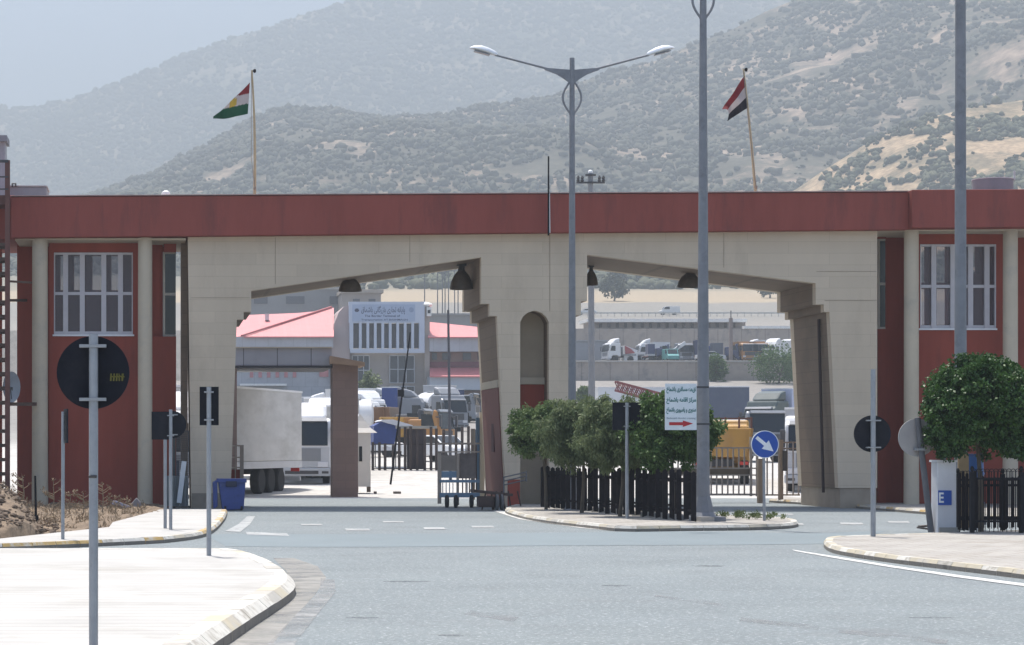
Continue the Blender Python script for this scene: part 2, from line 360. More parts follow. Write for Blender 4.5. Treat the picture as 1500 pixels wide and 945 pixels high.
# ------------------------------------------------------------------ road, pavements, kerbs
def speckle(m, amt=.35, scale=22, thr=(.60,.72), col=(.45,.45,.44)):
    nt = m.node_tree; N,L = nt.nodes, nt.links; p = N['Principled BSDF']; src = p.inputs['Base Color'].links[0].from_socket
    tc = [n for n in N if n.type=='TEX_COORD'][0]
    n2 = N.new('ShaderNodeTexNoise'); n2.inputs['Scale'].default_value=scale; n2.inputs['Detail'].default_value=3; n2.inputs['Roughness'].default_value=.8; L.new(tc.outputs['Object'], n2.inputs['Vector'])
    r = N.new('ShaderNodeValToRGB'); r.color_ramp.elements[0].position=thr[0]; r.color_ramp.elements[1].position=thr[1]; r.color_ramp.elements[1].color=(amt,amt,amt,1); L.new(n2.outputs['Fac'], r.inputs[0])
    mx = N.new('ShaderNodeMix'); mx.data_type='RGBA'; L.new(r.outputs[0], mx.inputs[0]); L.new(src, mx.inputs[6]); mx.inputs[7].default_value = col+(1,); L.new(mx.outputs[2], p.inputs['Base Color'])
    return m
asphalt = speckle(mat('asphalt', (.150,.174,.181), .85, .13, .35, bump=.6, bscale=45, dirt=(.180,.205,.208), dscale=.25, dlo=.45, dhi=.75), .75, 17, (.56,.66), (.48,.50,.50))
speckle(asphalt, .45, .8, (.54,.72), (.135,.143,.148))
speckle(asphalt, .8, 13, (.58,.68), (.09,.095,.10))
asphalt_new = speckle(mat('smooth_asphalt', (.148,.182,.195), .8, .08, .3, bump=.25, bscale=60), .25, 24)
def sheet(name, pts, z, m, kind='structure'):
    b = MB(); b.add([(x,y,z) for x,y in pts], [tuple(range(len(pts)))])
    return tag(b.build(name, m), kind=kind)
sheet('road', [(-60,4),(70,4),(70,84),(-60,84)], .004, asphalt)
b = MB()
top = [G(x,y) for x,y in [(300,783),(500,783),(800,781),(1000,779),(1180,782),(1300,778)]]
bot = [G(x,y) for x,y in [(1230,797),(1050,799),(800,800),(560,802),(430,802),(330,801)]]
b.add([(x,y,.008) for x,y in top+bot], [tuple(range(len(top+bot)))]); tag(b.build('road_patch', asphalt_new), kind='structure')

paint_line = mat('worn_road_paint', (.36,.37,.365), .8, .15, 1.0, dirt=(.19,.20,.205), dscale=2.2, dlo=.47, dhi=.62)
line_clean = mat('white_road_paint', (.52,.52,.50), .7, .12, 2.0, dirt=(.3,.3,.3), dscale=1.5, dlo=.56, dhi=.74)
def wear(m, keep, scale=1.6, soft=.25):
    nt = m.node_tree; N,L = nt.nodes, nt.links; p = N['Principled BSDF']; tc = [n for n in N if n.type=='TEX_COORD'][0]
    n2 = N.new('ShaderNodeTexNoise'); n2.inputs['Scale'].default_value = scale; n2.inputs['Detail'].default_value = 10; n2.inputs['Roughness'].default_value = .75; L.new(tc.outputs['Object'], n2.inputs['Vector'])
    r = N.new('ShaderNodeMapRange'); c = .5+(.5-keep)*.45; r.inputs[1].default_value = c-soft*.35; r.inputs[2].default_value = c+soft*.35; L.new(n2.outputs['Fac'], r.inputs[0])
    t = N.new('ShaderNodeBsdfTransparent'); mx = N.new('ShaderNodeMixShader'); L.new(r.outputs[0], mx.inputs[0]); L.new(t.outputs[0], mx.inputs[1]); L.new(p.outputs[0], mx.inputs[2]); L.new(mx.outputs[0], N['Material Output'].inputs[0])
    return m
wear(paint_line, .8, 2.2); wear(line_clean, .8, 2.0)
faint_line = mat('faded_road_paint', (.25,.26,.262), .8, .1, 1.0, dirt=(.20,.21,.215), dscale=1.8, dlo=.42, dhi=.6)
wear(faint_line, .3, 1.2, .5)
def line(pts_a, pts_b, m, name='road_marking', z=.012):
    a = [G(x,y) for x,y in pts_a]; c = [G(x,y) for x,y in pts_b]
    n = len(a); V = [(x,y,z) for x,y in a+c]
    b = MB(); b.add(V, [(i,i+1,n+i+1,n+i) for i in range(n-1)]); return tag(b.build(name, m), kind='structure')
line([(1160,806),(1230,817),(1310,830),(1400,843),(1500,856),(1600,870)], [(1166,808.5),(1231,820),(1310,833),(1400,846.5),(1500,860),(1600,874.5)], line_clean)
line([(722,749),(760,761),(800,767),(850,774),(895,778)], [(734,748),(770,759),(806,764),(853,771),(897,775.5)], line_clean)
line([(330,779),(350,768),(362,757)], [(352,780),(366,769),(374,757)], paint_line)
line([(360,780),(420,782)], [(362,784),(424,786)], paint_line)
for (x0,x1,y,h) in [(505,540,775,3),(620,650,773,3),(690,722,771,2.5),(560,590,764,2),(1150,1175,767,2.5),(1230,1262,766,3),(1300,1330,764,2.5),(1110,1160,753,2),(440,470,768,2)]:
    line([(x0,y),(x1,y)], [(x0+2,y+h),(x1+3,y+h)], paint_line)
line([(1085,905),(1140,911),(1200,917)], [(1083,911),(1138,917),(1198,924)], faint_line, z=.0075)
line([(1230,921),(1310,930),(1390,938)], [(1228,928),(1306,937),(1386,945)], faint_line, z=.0075)
line([(690,895),(760,905)], [(680,901),(752,912)], faint_line, z=.0075)
line([(960,872),(1060,884)], [(958,875),(1056,889)], faint_line, z=.0075)

crack_m = wear(mat('tar_stain',(.095,.105,.11),.8,.2,2), .35, 3.5, .5)
for x0,x1,y,h in ((1012,1064,829,2.2),(560,640,852,1.6),(505,560,905,2),(880,930,858,1.6),(640,700,931,2.5),(1330,1400,905,2)):
    line([(x0,y),((x0+x1)/2,y-.6),(x1,y+.4)],[(x0+3,y+h*.5),((x0+x1)/2,y+h),(x1-4,y+h*.6)],crack_m,'road_stain',.006)
dust_line = mat('dusty_edge_line', (.36,.36,.35), .9, .12, 1.0, dirt=(.19,.20,.205), dscale=1.4, dlo=.45, dhi=.6)
wear(dust_line, .45, 1.1, .5)
paving = panel_mat('paving', (.43,.418,.395), 60.0, .42, .018, (.62,.60,.57), axes='yy', var=.10, rough=.9, dirt=(.36,.345,.315))
paving_far = panel_mat('dusty_paving', (.34,.32,.29), .5, .5, .016, (.62,.6,.57), axes='xy', var=.14, rough=.9, dirt=(.27,.245,.21))
kerb_grey = mat('kerb_stone', (.40,.38,.34), .9, .16, 3, bump=.4, dirt=(.30,.28,.24), dscale=3)
kerb_white = mat('kerb_white_paint', (.55,.53,.48), .85, .1, 3, bump=.3, dirt=(.38,.35,.30), dscale=4, dlo=.5, dhi=.6)
kerb_yellow = mat('kerb_yellow_paint', (.44,.30,.115), .85, .15, 3, bump=.3, dirt=(.45,.42,.36), dscale=4, dlo=.48, dhi=.6)
kerb_pale = mat('kerb_faded_yellow', (.45,.40,.30), .85, .12, 3, bump=.3, dirt=(.42,.39,.34), dscale=4, dlo=.48, dhi=.62)
kerb_face = mat('kerb_bare_shaded_face', (.20,.18,.155), .9, .2, 3, bump=.4, dirt=(.13,.118,.10), dscale=3)  # bare concrete upright face, its shade darkened into the colour
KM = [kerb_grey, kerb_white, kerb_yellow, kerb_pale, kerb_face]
def pavement(name, pts_px, m, z=.12):
    P = [G(x,y,z) for x,y in pts_px]; b = MB(); b.prism(P, -.05, z, 'z'); return tag(b.build(name, m), kind='structure')
def kerb(name, pts_px, pat, step=.55, z=.12, side=1, w=.16, seed=0, ch=.035, drop=.05):
    P = [Vector((*G(x,y,z),0)) for x,y in pts_px]
    # smooth resample (Catmull-Rom)
    Q = []
    for i in range(len(P)-1):
        p0,p1,p2,p3 = P[max(i-1,0)],P[i],P[i+1],P[min(i+2,len(P)-1)]
        for k in range(12):
            t = k/12; Q.append(.5*((2*p1)+(-p0+p2)*t+(2*p0-5*p1+4*p2-p3)*t*t+(-p0+3*p1-3*p2+p3)*t**3))
    Q.append(P[-1])
    S = [Q[0]]; acc = 0
    for a,c in zip(Q,Q[1:]):
        d = (c-a).length
        while acc + d >= step:
            f = (step-acc)/d; a = a.lerp(c,f); S.append(a.copy()); d = (c-a).length; acc = 0
        acc += d
    rr = random.Random(seed); b = MB(); nS = len(S)
    nor = []
    for i in range(nS):
        d = (S[min(i+1,nS-1)]-S[max(i-1,0)]).normalized(); nor.append(Vector((-d.y,d.x,0))*side)
    for i in range(nS-1):
        mi = pat[i % len(pat)] if rr.random() > .07 else rr.choice([0,1])
        prof = [(0,-.04),(0,z-drop),(ch,z+.006),(w,z+.003),(w,-.04)]
        h = rr.uniform(-.004,.002); vs = []
        for e,(pt,n) in enumerate(((S[i],nor[i]),(S[i+1],nor[i+1]))):
            dd = (S[i+1]-S[i]).normalized()*(.006 if e==0 else -.006)
            for o,zz in prof: q = pt+dd+n*(o-ch-.004); vs.append((q.x,q.y,zz+(h if zz>0 else 0)))
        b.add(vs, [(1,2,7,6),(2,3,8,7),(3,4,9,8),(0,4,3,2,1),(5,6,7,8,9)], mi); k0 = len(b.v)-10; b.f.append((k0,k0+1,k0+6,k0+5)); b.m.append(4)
    return tag(b.build(name, KM), kind='structure')

pavement('near_pavement', [(-260,803),(330,803),(372,813),(405,829),(417,841),(412,856),(345,897),(272,945),(205,1010),(60,1200),(-900,1200)], paving, z=.19)
kerb('near_kerb', [(120,803.5),(240,803.5),(330,803.5),(373,813),(406,829),(419,842),(413,857),(345,898),(271,946),(200,1012),(120,1100)], [1,1,1,1,3,1], side=-1, seed=1, step=.8, z=.19, w=.30, ch=.10, drop=.085)
pavement('left_pavement', [(-200,797),(0,796),(100,792.5),(250,785),(302,776),(325,758),(330,746),(235,746),(214,752),(165,765),(160,772),(0,789),(-200,792)], paving)
kerb('left_kerb', [(-200,797.5),(0,796.5),(100,793),(190,789),(250,785.5),(302,776.5),(325,758.5),(331,746)], [3,0,1,1,2,2,2,2,1,1,2,1], side=1, seed=2, step=.6)
pavement('traffic_island', [(742,744),(760,751),(800,758.5),(880,767.5),(920,770.5),(1000,769.5),(1100,768.5),(1155,766),(1166,762),(1140,757.5),(1030,752),(900,741),(760,737)], paving_far)
kerb('island_kerb', [(1090,754.5),(1140,757.5),(1166,762),(1155,766.5),(1100,769),(1000,770),(920,771),(880,768),(800,759),(760,751.5),(742,744),(765,737)], [1,1,3,3,1,0,3,1], side=-1, seed=3, step=.55)
pavement('right_pavement', [(1212,790),(1213,795),(1226,801),(1300,812.5),(1400,824),(1500,835.5),(1700,860),(1900,830),(1700,772),(1500,776),(1375,780.5),(1300,783),(1226,786)], paving_far)
kerb('right_kerb', [(1375,780.5),(1300,783),(1228,785.5),(1210,790),(1226,801),(1300,812.5),(1400,824),(1500,835.5),(1700,860)], [3,3,1,3,3,1], side=1, seed=4, step=.5)
pavement('gate_pavement', [(1128,731),(1180,734),(1250,738.5),(1373,748.5),(1500,757),(1700,768),(1700,738),(1232,735),(1150,727)], paving_far)
kerb('gate_kerb', [(1128,731),(1180,734),(1250,738.5),(1373,748.5),(1500,757),(1700,768)], [3,1,2,3,0], side=1, seed=5, step=.6)
gutter_m = mat('dusty_gutter', (.35,.335,.305), .95, .16, 1.5, bump=.4, dirt=(.20,.195,.19), dscale=1.3, dlo=.5, dhi=.62)
ga = [(430,818),(465,830),(478,847),(462,872),(425,912),(395,950),(355,1015)]
gb = [(400,818),(420,838),(426,850),(405,866),(330,912),(285,945),(215,1010)]
wear(gutter_m, .66, .7, .9)
line(ga, gb, gutter_m, 'gutter', .008)
line([(470,848),(468,868),(430,905),(392,945),(360,1000)], [(490,850),(492,868),(462,905),(432,945),(410,1000)], dust_line, 'road_marking', .010)

# planting bed with dry soil, weeds and a mound left of the pavement
soil = mat('dry_soil', (.185,.135,.09), .95, .35, 2.5, bump=1.0, bscale=9, dirt=(.10,.072,.05), dscale=2.2)
def bed(X,Y):
    px = VX+F*X/Y
    m = max(0., 1-((px+10)/68)**2)*max(0., 1-((Y-50)/6.0)**2)
    return .09 + .85*m + .11*fbm(X,Y,.9,2.0)+ .09*fbm(X,Y,3.,9.) 
bx = np.linspace(-5.2,0.1,90); by = np.linspace(42.5,70.2,130)
def bedz(XX,YY):
    Z = np.vectorize(bed)(XX,YY)
    front = np.vectorize(lambda X,Y: np.interp(VX+F*X/Y,[-100,0,160,165,215,260],[790,789,772,765,752,747]))(XX,YY)
    fy = 1.68*F/(front-HY)
    return np.where(YY < fy+.25, -.25, Z)
grid(bx, by, bedz, 'soil_bed', soil)

# ------------------------------------------------------------------ the gate
GZ = 745.0
gate = thing('border_gate', 'wide beige border gate with red roof band and two truck openings', 'gate', (10,72,0))
Y0 = 70.0
def W(x,y,Y=Y0): return (PX(x,Y), PZ(y,Y))
arch = [(804,472),(800,464),(793,458),(783,455),(773,458),(766,464),(762,472)]
outline = [(280,GZ),(275,340),(1285,330),(1285,715),(1228,715),(1215,457),(1207,457),(1207,446),(1195,446),(1195,415),(860,373),(860,441),(851,441),(851,462),(843,462),(839,GZ),(804,GZ)] + arch + [(762,GZ),(742,GZ),(728,463),(717,463),(717,445),(705,445),(705,377),(368,426),(368,457),(357,457),(357,468),(347,468),(337,GZ)]
def concave_prism(mb, pts, y0, y1):
    bm = bmesh.new(); vs = [bm.verts.new((p[0],y0,p[1])) for p in pts]
    f = bm.faces.new(vs); r = bmesh.ops.extrude_face_region(bm, geom=[f])
    for v in [g for g in r['geom'] if isinstance(g, bmesh.types.BMVert)]: v.co.y = y1
    bmesh.ops.recalc_face_normals(bm, faces=bm.faces); bmesh.ops.triangulate(bm, faces=[q for q in bm.faces if len(q.verts)>4])
    bm.verts.index_update(); mb.add([v.co[:] for v in bm.verts], [[v.index for v in q.verts] for q in bm.faces]); bm.free(); return mb
P = [W(x,y) for x,y in outline]
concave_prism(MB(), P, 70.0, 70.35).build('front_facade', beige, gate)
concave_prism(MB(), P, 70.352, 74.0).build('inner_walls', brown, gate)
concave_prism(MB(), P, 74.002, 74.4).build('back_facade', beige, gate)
MB().bpx(758,808,450,GZ,70.95,71.2).build('niche_wall', mat('niche_render',(.44,.36,.265),.8,.1,1,bump=.2), gate)
MB().bpx(762.5,803.5,553,563,70.80,70.948).build('niche_sill', cream, gate)
MB().bpx(762.5,803.5,563.2,598,70.85,70.947).build('niche_wainscot', redw, gate)
# red wainscot on the left face of the middle pier, light band over it
def xe(z): return PX(np.interp(745-50*z,[463,GZ],[728,742]),70)
b = MB(); b.prism([(xe(0)-.03,0),(xe(3.55)-.03,3.55),(xe(3.55)+.2,3.55),(xe(0)+.2,0)], 70.36, 74.0); b.build('wainscot', mat('brown_red_dado',(.185,.075,.06),.85,.12,1.2,dirt=(.15,.07,.055)), gate)
b = MB(); b.prism([(xe(3.56)-.05,3.56),(xe(3.78)-.05,3.78),(xe(3.78)+.2,3.78),(xe(3.56)+.2,3.56)], 70.36, 74.0); b.build('dado_band', cream, gate)
b = MB(); b.bpx(725,729,596,660,70.9,71.5); 
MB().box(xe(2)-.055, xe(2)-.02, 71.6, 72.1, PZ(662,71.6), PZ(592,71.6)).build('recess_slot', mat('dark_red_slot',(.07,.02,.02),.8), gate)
MB().box(PX(742.5,70)+.02, PX(761.5,70), 69.97, 70.2, 0, .85).build('plinth', redw, gate)
MB().box(PX(804.5,70), PX(838,70), 69.97, 70.2, 0, .85).build('plinth', redw, gate)
MB().box(PX(1231,70), PX(1284,70), 70.03, 74.3, 0, PZ(715.3,70)).build('plinth', mat('tan_plinth',(.33,.265,.20),.85,.15,2), gate)
MB().box(PX(1229,70)+.1, PX(1232,70)+.1, 70.6, 74.2, 0.12, PZ(716,70)).build('plinth', mat('dark_plinth',(.09,.07,.06),.85), gate)
MB().box(PX(281,70), PX(336.5,70), 69.97, 70.3, 0, .45).build('plinth', mat('stained_plinth',(.27,.225,.175),.85,.2), gate)
# roof band
b = MB(); b.prism([W(17,290.5),W(640,287),W(1325,283.5),W(1325,338),W(800,342.5),W(17,350)], 69.6, 75.2)
band = b.build('roof_band', redp, gate, bevel=.02)
b = MB(); b.prism([W(1325,281.8),W(1700,280),W(1700,334),W(1325,337)], 69.3, 75.0); b.build('roof_band', redp, gate, bevel=.02)
b = MB(); b.prism([W(-260,288),W(22,286.5),W(22,351),W(-260,353)], 69.9, 74.9); b.build('roof_band', redp, gate, bevel=.02)
b = MB(); b.prism([W(17,289.8),W(640,286.3),W(1324,282.8),W(1324,281.5),W(640,285.2),W(17,288.7)], 69.55, 75.25); b.build('coping', mat('pink_coping',(.42,.28,.25),.8,.15), gate)
for x0,x1,y in [(22,272,352),(1287,1690,338.5)]:
    MB().box(PX(x0,70),PX(x1,70),69.98,74,PZ(y,70)-.0,PZ(y,70)+.06).build('soffit', cream, gate)
# columns
for xc,r,yt in [(58.5,.235,346),(212.5,.215,346),(1335,.215,335),(1480,.215,334)]:
    b = MB(); b.lathe([(r*1.04,0),(r,1.6),(r*.97,PZ(yt,70))], (PX(xc,70.15),70.15,0), 28); b.build('column', cream, gate, smooth=True)
# wing walls
b = MB(); b.bpx(25,72,345,GZ+2,72.2,72.6); b.bpx(203,240,345,GZ+2,72.2,72.6); [b.bpx(x0,x1,y0,y1,73.4,73.8) for x0,x1,y0,y1 in ((72,203,345,374),(72,203,425,GZ+2),(72,88,374,425),(100,108,374,425),(122,135,374,425),(152,163,374,425),(179,203,374,425))]; b.build('wing_wall', redw, gate)
b = MB(); b.bpx(-200,2,345,GZ+2,72.2,72.6); b.build('wing_wall', redw, gate)
b = MB(); b.bpx(222,258,493,GZ,71.2,72.1); b.build('side_bay', redw, gate)
b = MB(); b.bpx(240,258,352,369,71.2,72.1); b.bpx(222,238.5,345,493,71.6,72.1); b.build('side_bay', redw, gate)
b = MB(); b.bpx(265.5,275,345,GZ,71.0,73.5); b.build('corner_pier', brown, gate)
b = MB(); b.bpx(1297,1342,332,GZ,72.2,72.6); b.bpx(1472,1700,332,GZ,72.2,72.6); [b.bpx(x0,x1,y0,y1,73.4,73.8) for x0,x1,y0,y1 in ((1336,1478,332,360),(1336,1478,476,GZ),(1336,1348,360,476),(1360,1372,360,476),(1390,1420,360,476),(1434,1478,360,476),(1348,1360,414,422),(1372,1390,414,422),(1420,1434,400,476))]; b.build('wing_wall', redw, gate)
MB().bpx(1286,1298,332,350,72.0,72.6).build('side_bay', redw, gate); MB().bpx(1286,1298,482,GZ,72.0,72.6).build('side_bay', redw, gate)
def side_window(x0,x1,y0,y1,Y):
    f = MB(); f.bpx(x0,x0+3,y0,y1,Y,Y+.08); f.bpx(x0+3.1,x1,y0,y0+3,Y,Y+.08); f.bpx(x0+3.1,x1,(y0+y1)/2-2,(y0+y1)/2+2,Y,Y+.08); f.bpx(x0+3.1,x1,y1-3,y1,Y,Y+.08)
    w = f.build('window', mat('tan_frame',(.4,.36,.3),.6), gate)
    g = MB(); g.bpx(x0+3.1,x1,y0+3,y1-3,Y+.03,Y+.045); g.build('pane', dark_glass, w)
side_window(238.5,257.5,369,493,71.4); side_window(1286,1297,350,482,72.0)
# window bays
def bay(xw0, xw1, ytop, y0, y1, ed):
    Yw = 71.0; bw = lambda m,a,b_,c,d,e=0.,f=.25: m.bpx(a,b_,c,d,Yw+e,Yw+f)
    b = MB(); bw(b,xw0,xw1,ytop,y0-.5); bw(b,xw0,xw1,y1+.5,GZ+2); bw(b,xw0,ed[0],y0-.5,y1+.5); bw(b,ed[-1],xw1,y0-.5,y1+.5); b.build('window_bay', redw, gate)
    f = MB(); ym = y0+(y1-y0)*.50
    for k,x in enumerate(ed):
        h = 3.6 if 0 < k < len(ed)-1 else 1.6
        bw(f,x-h if k else x,x+h if k<len(ed)-1 else x,y0,y1,-.02,.10)
    for y,h in ((y0+1.6,1.6),(ym,2.2),(y1-2.2,2.2)): 
        for a,c in zip(ed,ed[1:]): bw(f,a+1.7 if a==ed[0] else a+3.7,c-1.7 if c==ed[-1] else c-3.7,y-h,y+h,.0,.09)
    fr = f.build('window', mat('lilac_white_frame',(.52,.49,.51),.5,.06,4), gate)
    q = MB(); bw(q,ed[0]-2,ed[-1]+2,y1,y1+2.5,-.08,-.021); q.build('sill', white_frame, fr)
    for a,c in zip(ed,ed[1:]):
        for lo,hi in ((y0+3,ym-2),(ym+2,y1-4)):
            g = MB(); bw(g,a+2,c-2,lo,hi,.045,.055); g.build('pane', glass, fr)
bay(72,203,347,370,490,[79,96,120.5,152,176.5,194.5]); bay(1342,1472,335,358,481,[1348,1368,1396,1422,1446,1459])
MB().path([(19.56,71.0,5.6),(19.70,71.0,.45)],.045,8).build('step_line_rod', mat('step_line_brown',(.05,.03,.025),.7), gate)  # dark rod added to draw the step line in the pier face

b = MB(); b.bpx(403,403.7,348,416,69.992,70.0); b.build('joint_line', mat('joint_beige',(.30,.24,.18),.9), gate)  # darker beige strips mark the cladding joints
for x0,x1,y0,y1 in ((805,805.7,344,456),(1060,1060.6,342,392),(600,600.6,345,384),(1196,1284,397.4,398.1),(1208,1284,440,440.7),(280,366,436,436.6)):
    MB().bpx(x0,x1,y0,y1,69.992,70.0).build('joint_line', MATS['joint_beige'], gate)
# hanging lamps under the gate
def hang_lamp(px,py_top,py_bot,hw,Y,label,tilt=0):
    r = hw/F*Y; x = PX(px,Y); zb = PZ(py_bot,Y); zt = PZ(py_top,Y); h = zt-zb
    t = thing('hanging_lamp', label, 'lamp', (x,Y,zb), tilt, 'bell lamps hanging under the gate')
    b = MB(); prof = [(r,0),(r*.97,h*.16),(r*.86,h*.42),(r*.62,h*.68),(r*.34,h*.86),(r*.2,h*.9),(r*.2,h*.88),(r*.3,h*.84),(r*.58,h*.66),(r*.83,h*.4),(r*.94,h*.14),(r*.97,0.01)]
    n = 20
    vs = [(rr*math.cos(6.283*j/n), rr*math.sin(6.283*j/n), zz) for rr,zz in prof for j in range(n)]
    k = len(prof); b.add(vs, [(i*n+j,i*n+(j+1)%n,((i+1)%k)*n+(j+1)%n,((i+1)%k)*n+j) for i in range(k) for j in range(n)])
    b.build('lamp_shade', mat('bronze_shade',(.10,.075,.055),.5,.3,5), t, smooth=True, local=True)
    b = MB(); b.tube((0,0,h*.85),(0,0,h*1.12),r*.3,r*.24,10); b.obox((0,0,h*1.18),(r*.8,r*.5,h*.16)); b.build('ballast_box', dark_steel, t, local=True)
    b = MB(); b.tube((0,0,h*1.2),(0,0,h*1.9),.02,.02,6); b.build('stem', dark_steel, t, local=True)
    b = MB(); b.blob((0,0,h*.35),(r*.3,r*.3,h*.3),1,jit=0); b.build('bulb', mat('bulb_glass',(.4,.4,.38),.3), t, local=True, smooth=True)
hang_lamp(513,404,427,17,71.8,'half dome lamp in left opening nearest the left pier')
hang_lamp(676,393,424,17,72.0,'bell lamp beside the stepped middle pier in left opening')
hang_lamp(866,394,418,10,73.2,'small bell lamp at left end of the right opening')
hang_lamp(1010,398,421,18,71.8,'bell lamp behind the tall lamp post in right opening')

# rooftop things
def tank_round(px0,px1,y0,y1,Y,label):
    x = PX((px0+px1)/2,Y); r = (px1-px0)/2/F*Y; zb=PZ(y1,Y); h = PZ(y0,Y)-zb
    t = thing('water_tank', label, 'tank', (x,Y,zb), 0)
    b = MB(); b.lathe([(r,0),(r,h),(r*.3,h*1.08)],(0,0,0),28); b.build('tank_body', mat('grey_tank',(.20,.215,.24),.6,.12,2), t, smooth=True, local=True)
    b = MB(); b.tube((r*.92,-.3,h*.9),(r*.92,-.3,h*1.5),.03,.03,6); b.lathe([(r*1.02,h*.96),(r*1.02,h*1.01)],(0,0,0),28); b.build('rim_pipe', mat('pale_rim',(.5,.52,.53),.6), t, local=True)
tank_round(1425,1483,263,285,72.5,'round grey water tank on the roof at right')
t = thing('water_tank', 'flat grey box tank on the roof beside the stairs', 'tank', (PX(40,72.5),72.5,PZ(292,72.5)))
b = MB(); b.bpx(14,68,273,296,72.5,74.2); b.build('tank_body', mat('grey_tank',(.2,.215,.24)), t, bevel=.04)
b = MB(); b.bpx(13,69,271.5,273,72.45,74.25); b.build('tank_lid', mat('tank_lid',(.4,.42,.43),.6), t)
b = MB(); b.path([(PX(18,72.4),72.4,PZ(272,72)),(PX(18,72.4),72.4,PZ(267,72)),(PX(23,72.4),72.4,PZ(267,72)),(PX(23,72.4),72.4,PZ(271,72))],.03,6); b.build('pipe', dark_steel, t)
t = thing('roof_lamp', 'small white dome beacon on the red roof band', 'lamp', (PX(243,71),71,PZ(290,71)))
b = MB(); b.lathe([(.16,0),(.16,.05)],(0,0,0),14); b.build('lamp_base', redw, t, local=True)
b = MB(); b.lathe([(.13,.05),(.14,.1),(.11,.18),(.04,.22)],(0,0,0),14); b.build('dome', white_paint, t, smooth=True, local=True)
t = thing('rooftop_chimney', 'tall grey chimney stack rising behind the stair tower', 'chimney', (PX(-2,76),76,7.5))
b = MB(); b.bpx(-14,7,206,300,76,77); b.build('shaft', mat('chimney_grey',(.3,.31,.34),.8), t)
b = MB(); b.bpx(-17,10,198,207,75.8,77.2); b.build('cap', mat('chimney_cap',(.2,.21,.23),.8), t)
t = thing('antenna_mast', 'thin black antenna mast standing on the roof band', 'antenna', (PX(803,69.5),69.45,PZ(342,69.5)))
b = MB(); b.tube((PX(803.5,69.4),69.4,PZ(345,69.4)),(PX(803.5,69.4),69.4,PZ(229,69.4)),.028,.022,8); b.build('mast', black_iron, t)
b = MB(); b.tube((PX(805.5,69.4),69.42,PZ(341,69.4)),(PX(804.8,69.4),69.42,PZ(283,69.4)),.018,.018,8); b.build('conduit', white_paint, t)

# flags
def flag_pole(px0,y0,px1,y1,Y,label):
    t = thing('flagpole', label, 'flagpole', (PX(px0,Y),Y,PZ(y0+6,Y)))
    return t
def flag(name,label,pole_top,pole_bot,hoist,fly,cols,Y,sun=None,bend=0, cut=0.):
    t = thing('flagpole', label[0], 'flagpole', (PX(pole_bot[0],Y),Y,PZ(pole_bot[1],Y)))
    pts = []
    for i in range(9):
        u = i/8; pts.append((PX(pole_bot[0]+(pole_top[0]-pole_bot[0])*u - bend*math.sin(math.pi*u),Y),Y,PZ(pole_bot[1]+(pole_top[1]-pole_bot[1])*u,Y)))
    b = MB(); b.path(pts,[.045-.018*i/8 for i in range(9)],8); b.build('pole', mat('brass_pole',(.42,.33,.20),.6,.2,3), t, smooth=True)
    b = MB(); b.blob((PX(pole_top[0]+4,Y),Y,PZ(pole_top[1]+1,Y)),(.05,.05,.06),2,jit=.05); b.beam((PX(pole_top[0],Y),Y,PZ(pole_top[1]+2,Y)),(PX(pole_top[0]+4,Y),Y,PZ(pole_top[1]+1,Y)),.02); b.build('pulley', black_iron, t)
    b = MB(); b.path([(PX(pole_top[0]-1,Y),Y-.05,PZ(pole_top[1]+3,Y)),(PX(pole_bot[0]-5,Y),Y-.05,PZ(pole_bot[1]-55,Y)),(PX(pole_bot[0],Y),Y-.05,PZ(pole_bot[1]-14,Y))],.009,5); b.blob((PX(pole_bot[0],Y),Y-.05,PZ(pole_bot[1]-12,Y)),(.04,.04,.06),3); b.build('halyard', mat('cord',(.25,.22,.18),.9), t)
    nu,nv = 20,24; V=[]; vv=[]
    for j in range(nv+1):
        for i in range(nu+1):
            u=i/nu; h0,h1 = Vector(hoist[0]),Vector(hoist[1])
            vt = cut*u; v = vt+(1-vt)*j/nv
            if cut: q = h0.lerp(h1,v) + (Vector(fly[1])-h1)*u + Vector((0,fly_sag*math.sin(math.pi*u)))
            else: f = Vector(fly[0])*(1-v)**2+2*Vector(fly[1])*v*(1-v)+Vector(fly[2])*v*v; q = h0.lerp(h1,v).lerp(f,u)
            dy = .12*math.sin(u*9+v*2.2)*u**.6 + .06*math.sin(v*7+u*3)*u
            V.append((PX(q.x,Y),Y-.03+dy,PZ(q.y,Y))); vv.append((u,v))
    Fs=[];mi=[]
    for j in range(nv):
        for i in range(nu):
            a=j*(nu+1)+i; Fs.append((a,a+1,a+nu+2,a+nu+1)); u_=(vv[a][0]+vv[a+nu+2][0])/2; v_=(vv[a][1]+vv[a+nu+2][1])/2; mi.append(3 if sun and (u_-.46)**2*2.4+(v_-.54)**2<.030 and v_<.67 else min(2,int(3*v_)))
    fl = thing(name,label[1],'flag',(PX(hoist[0][0],Y),Y,PZ(hoist[0][1],Y)))
    npmesh('flag_cloth',np.array(V),np.array(Fs),cols,fl,True,(PX(hoist[0][0],Y),Y,PZ(hoist[0][1],Y)),mi)
def cloth(n,c):
    m = leaf_mat(n,tuple(q*.9 for q in c),c,.85,.25,2); return m
fr_,fw_,fg_,fk_,fy_ = cloth('red_cloth',(.15,.018,.022)),cloth('white_cloth',(.36,.33,.33)),cloth('green_cloth',(.010,.06,.032)),cloth('black_cloth',(.018,.016,.022)),cloth('yellow_cloth',(.34,.25,.045))
fly_sag = 1.5
flag('flag',('thin crooked flagpole on the left half of the roof','red white green flag with yellow sun drooping from pole'),(369,103),(373,288),((366,121),(363,167)),((313,168),(312,175)),[fr_,fw_,fg_,fy_],71.5,True,bend=-2,cut=.93)
fly_sag = 0
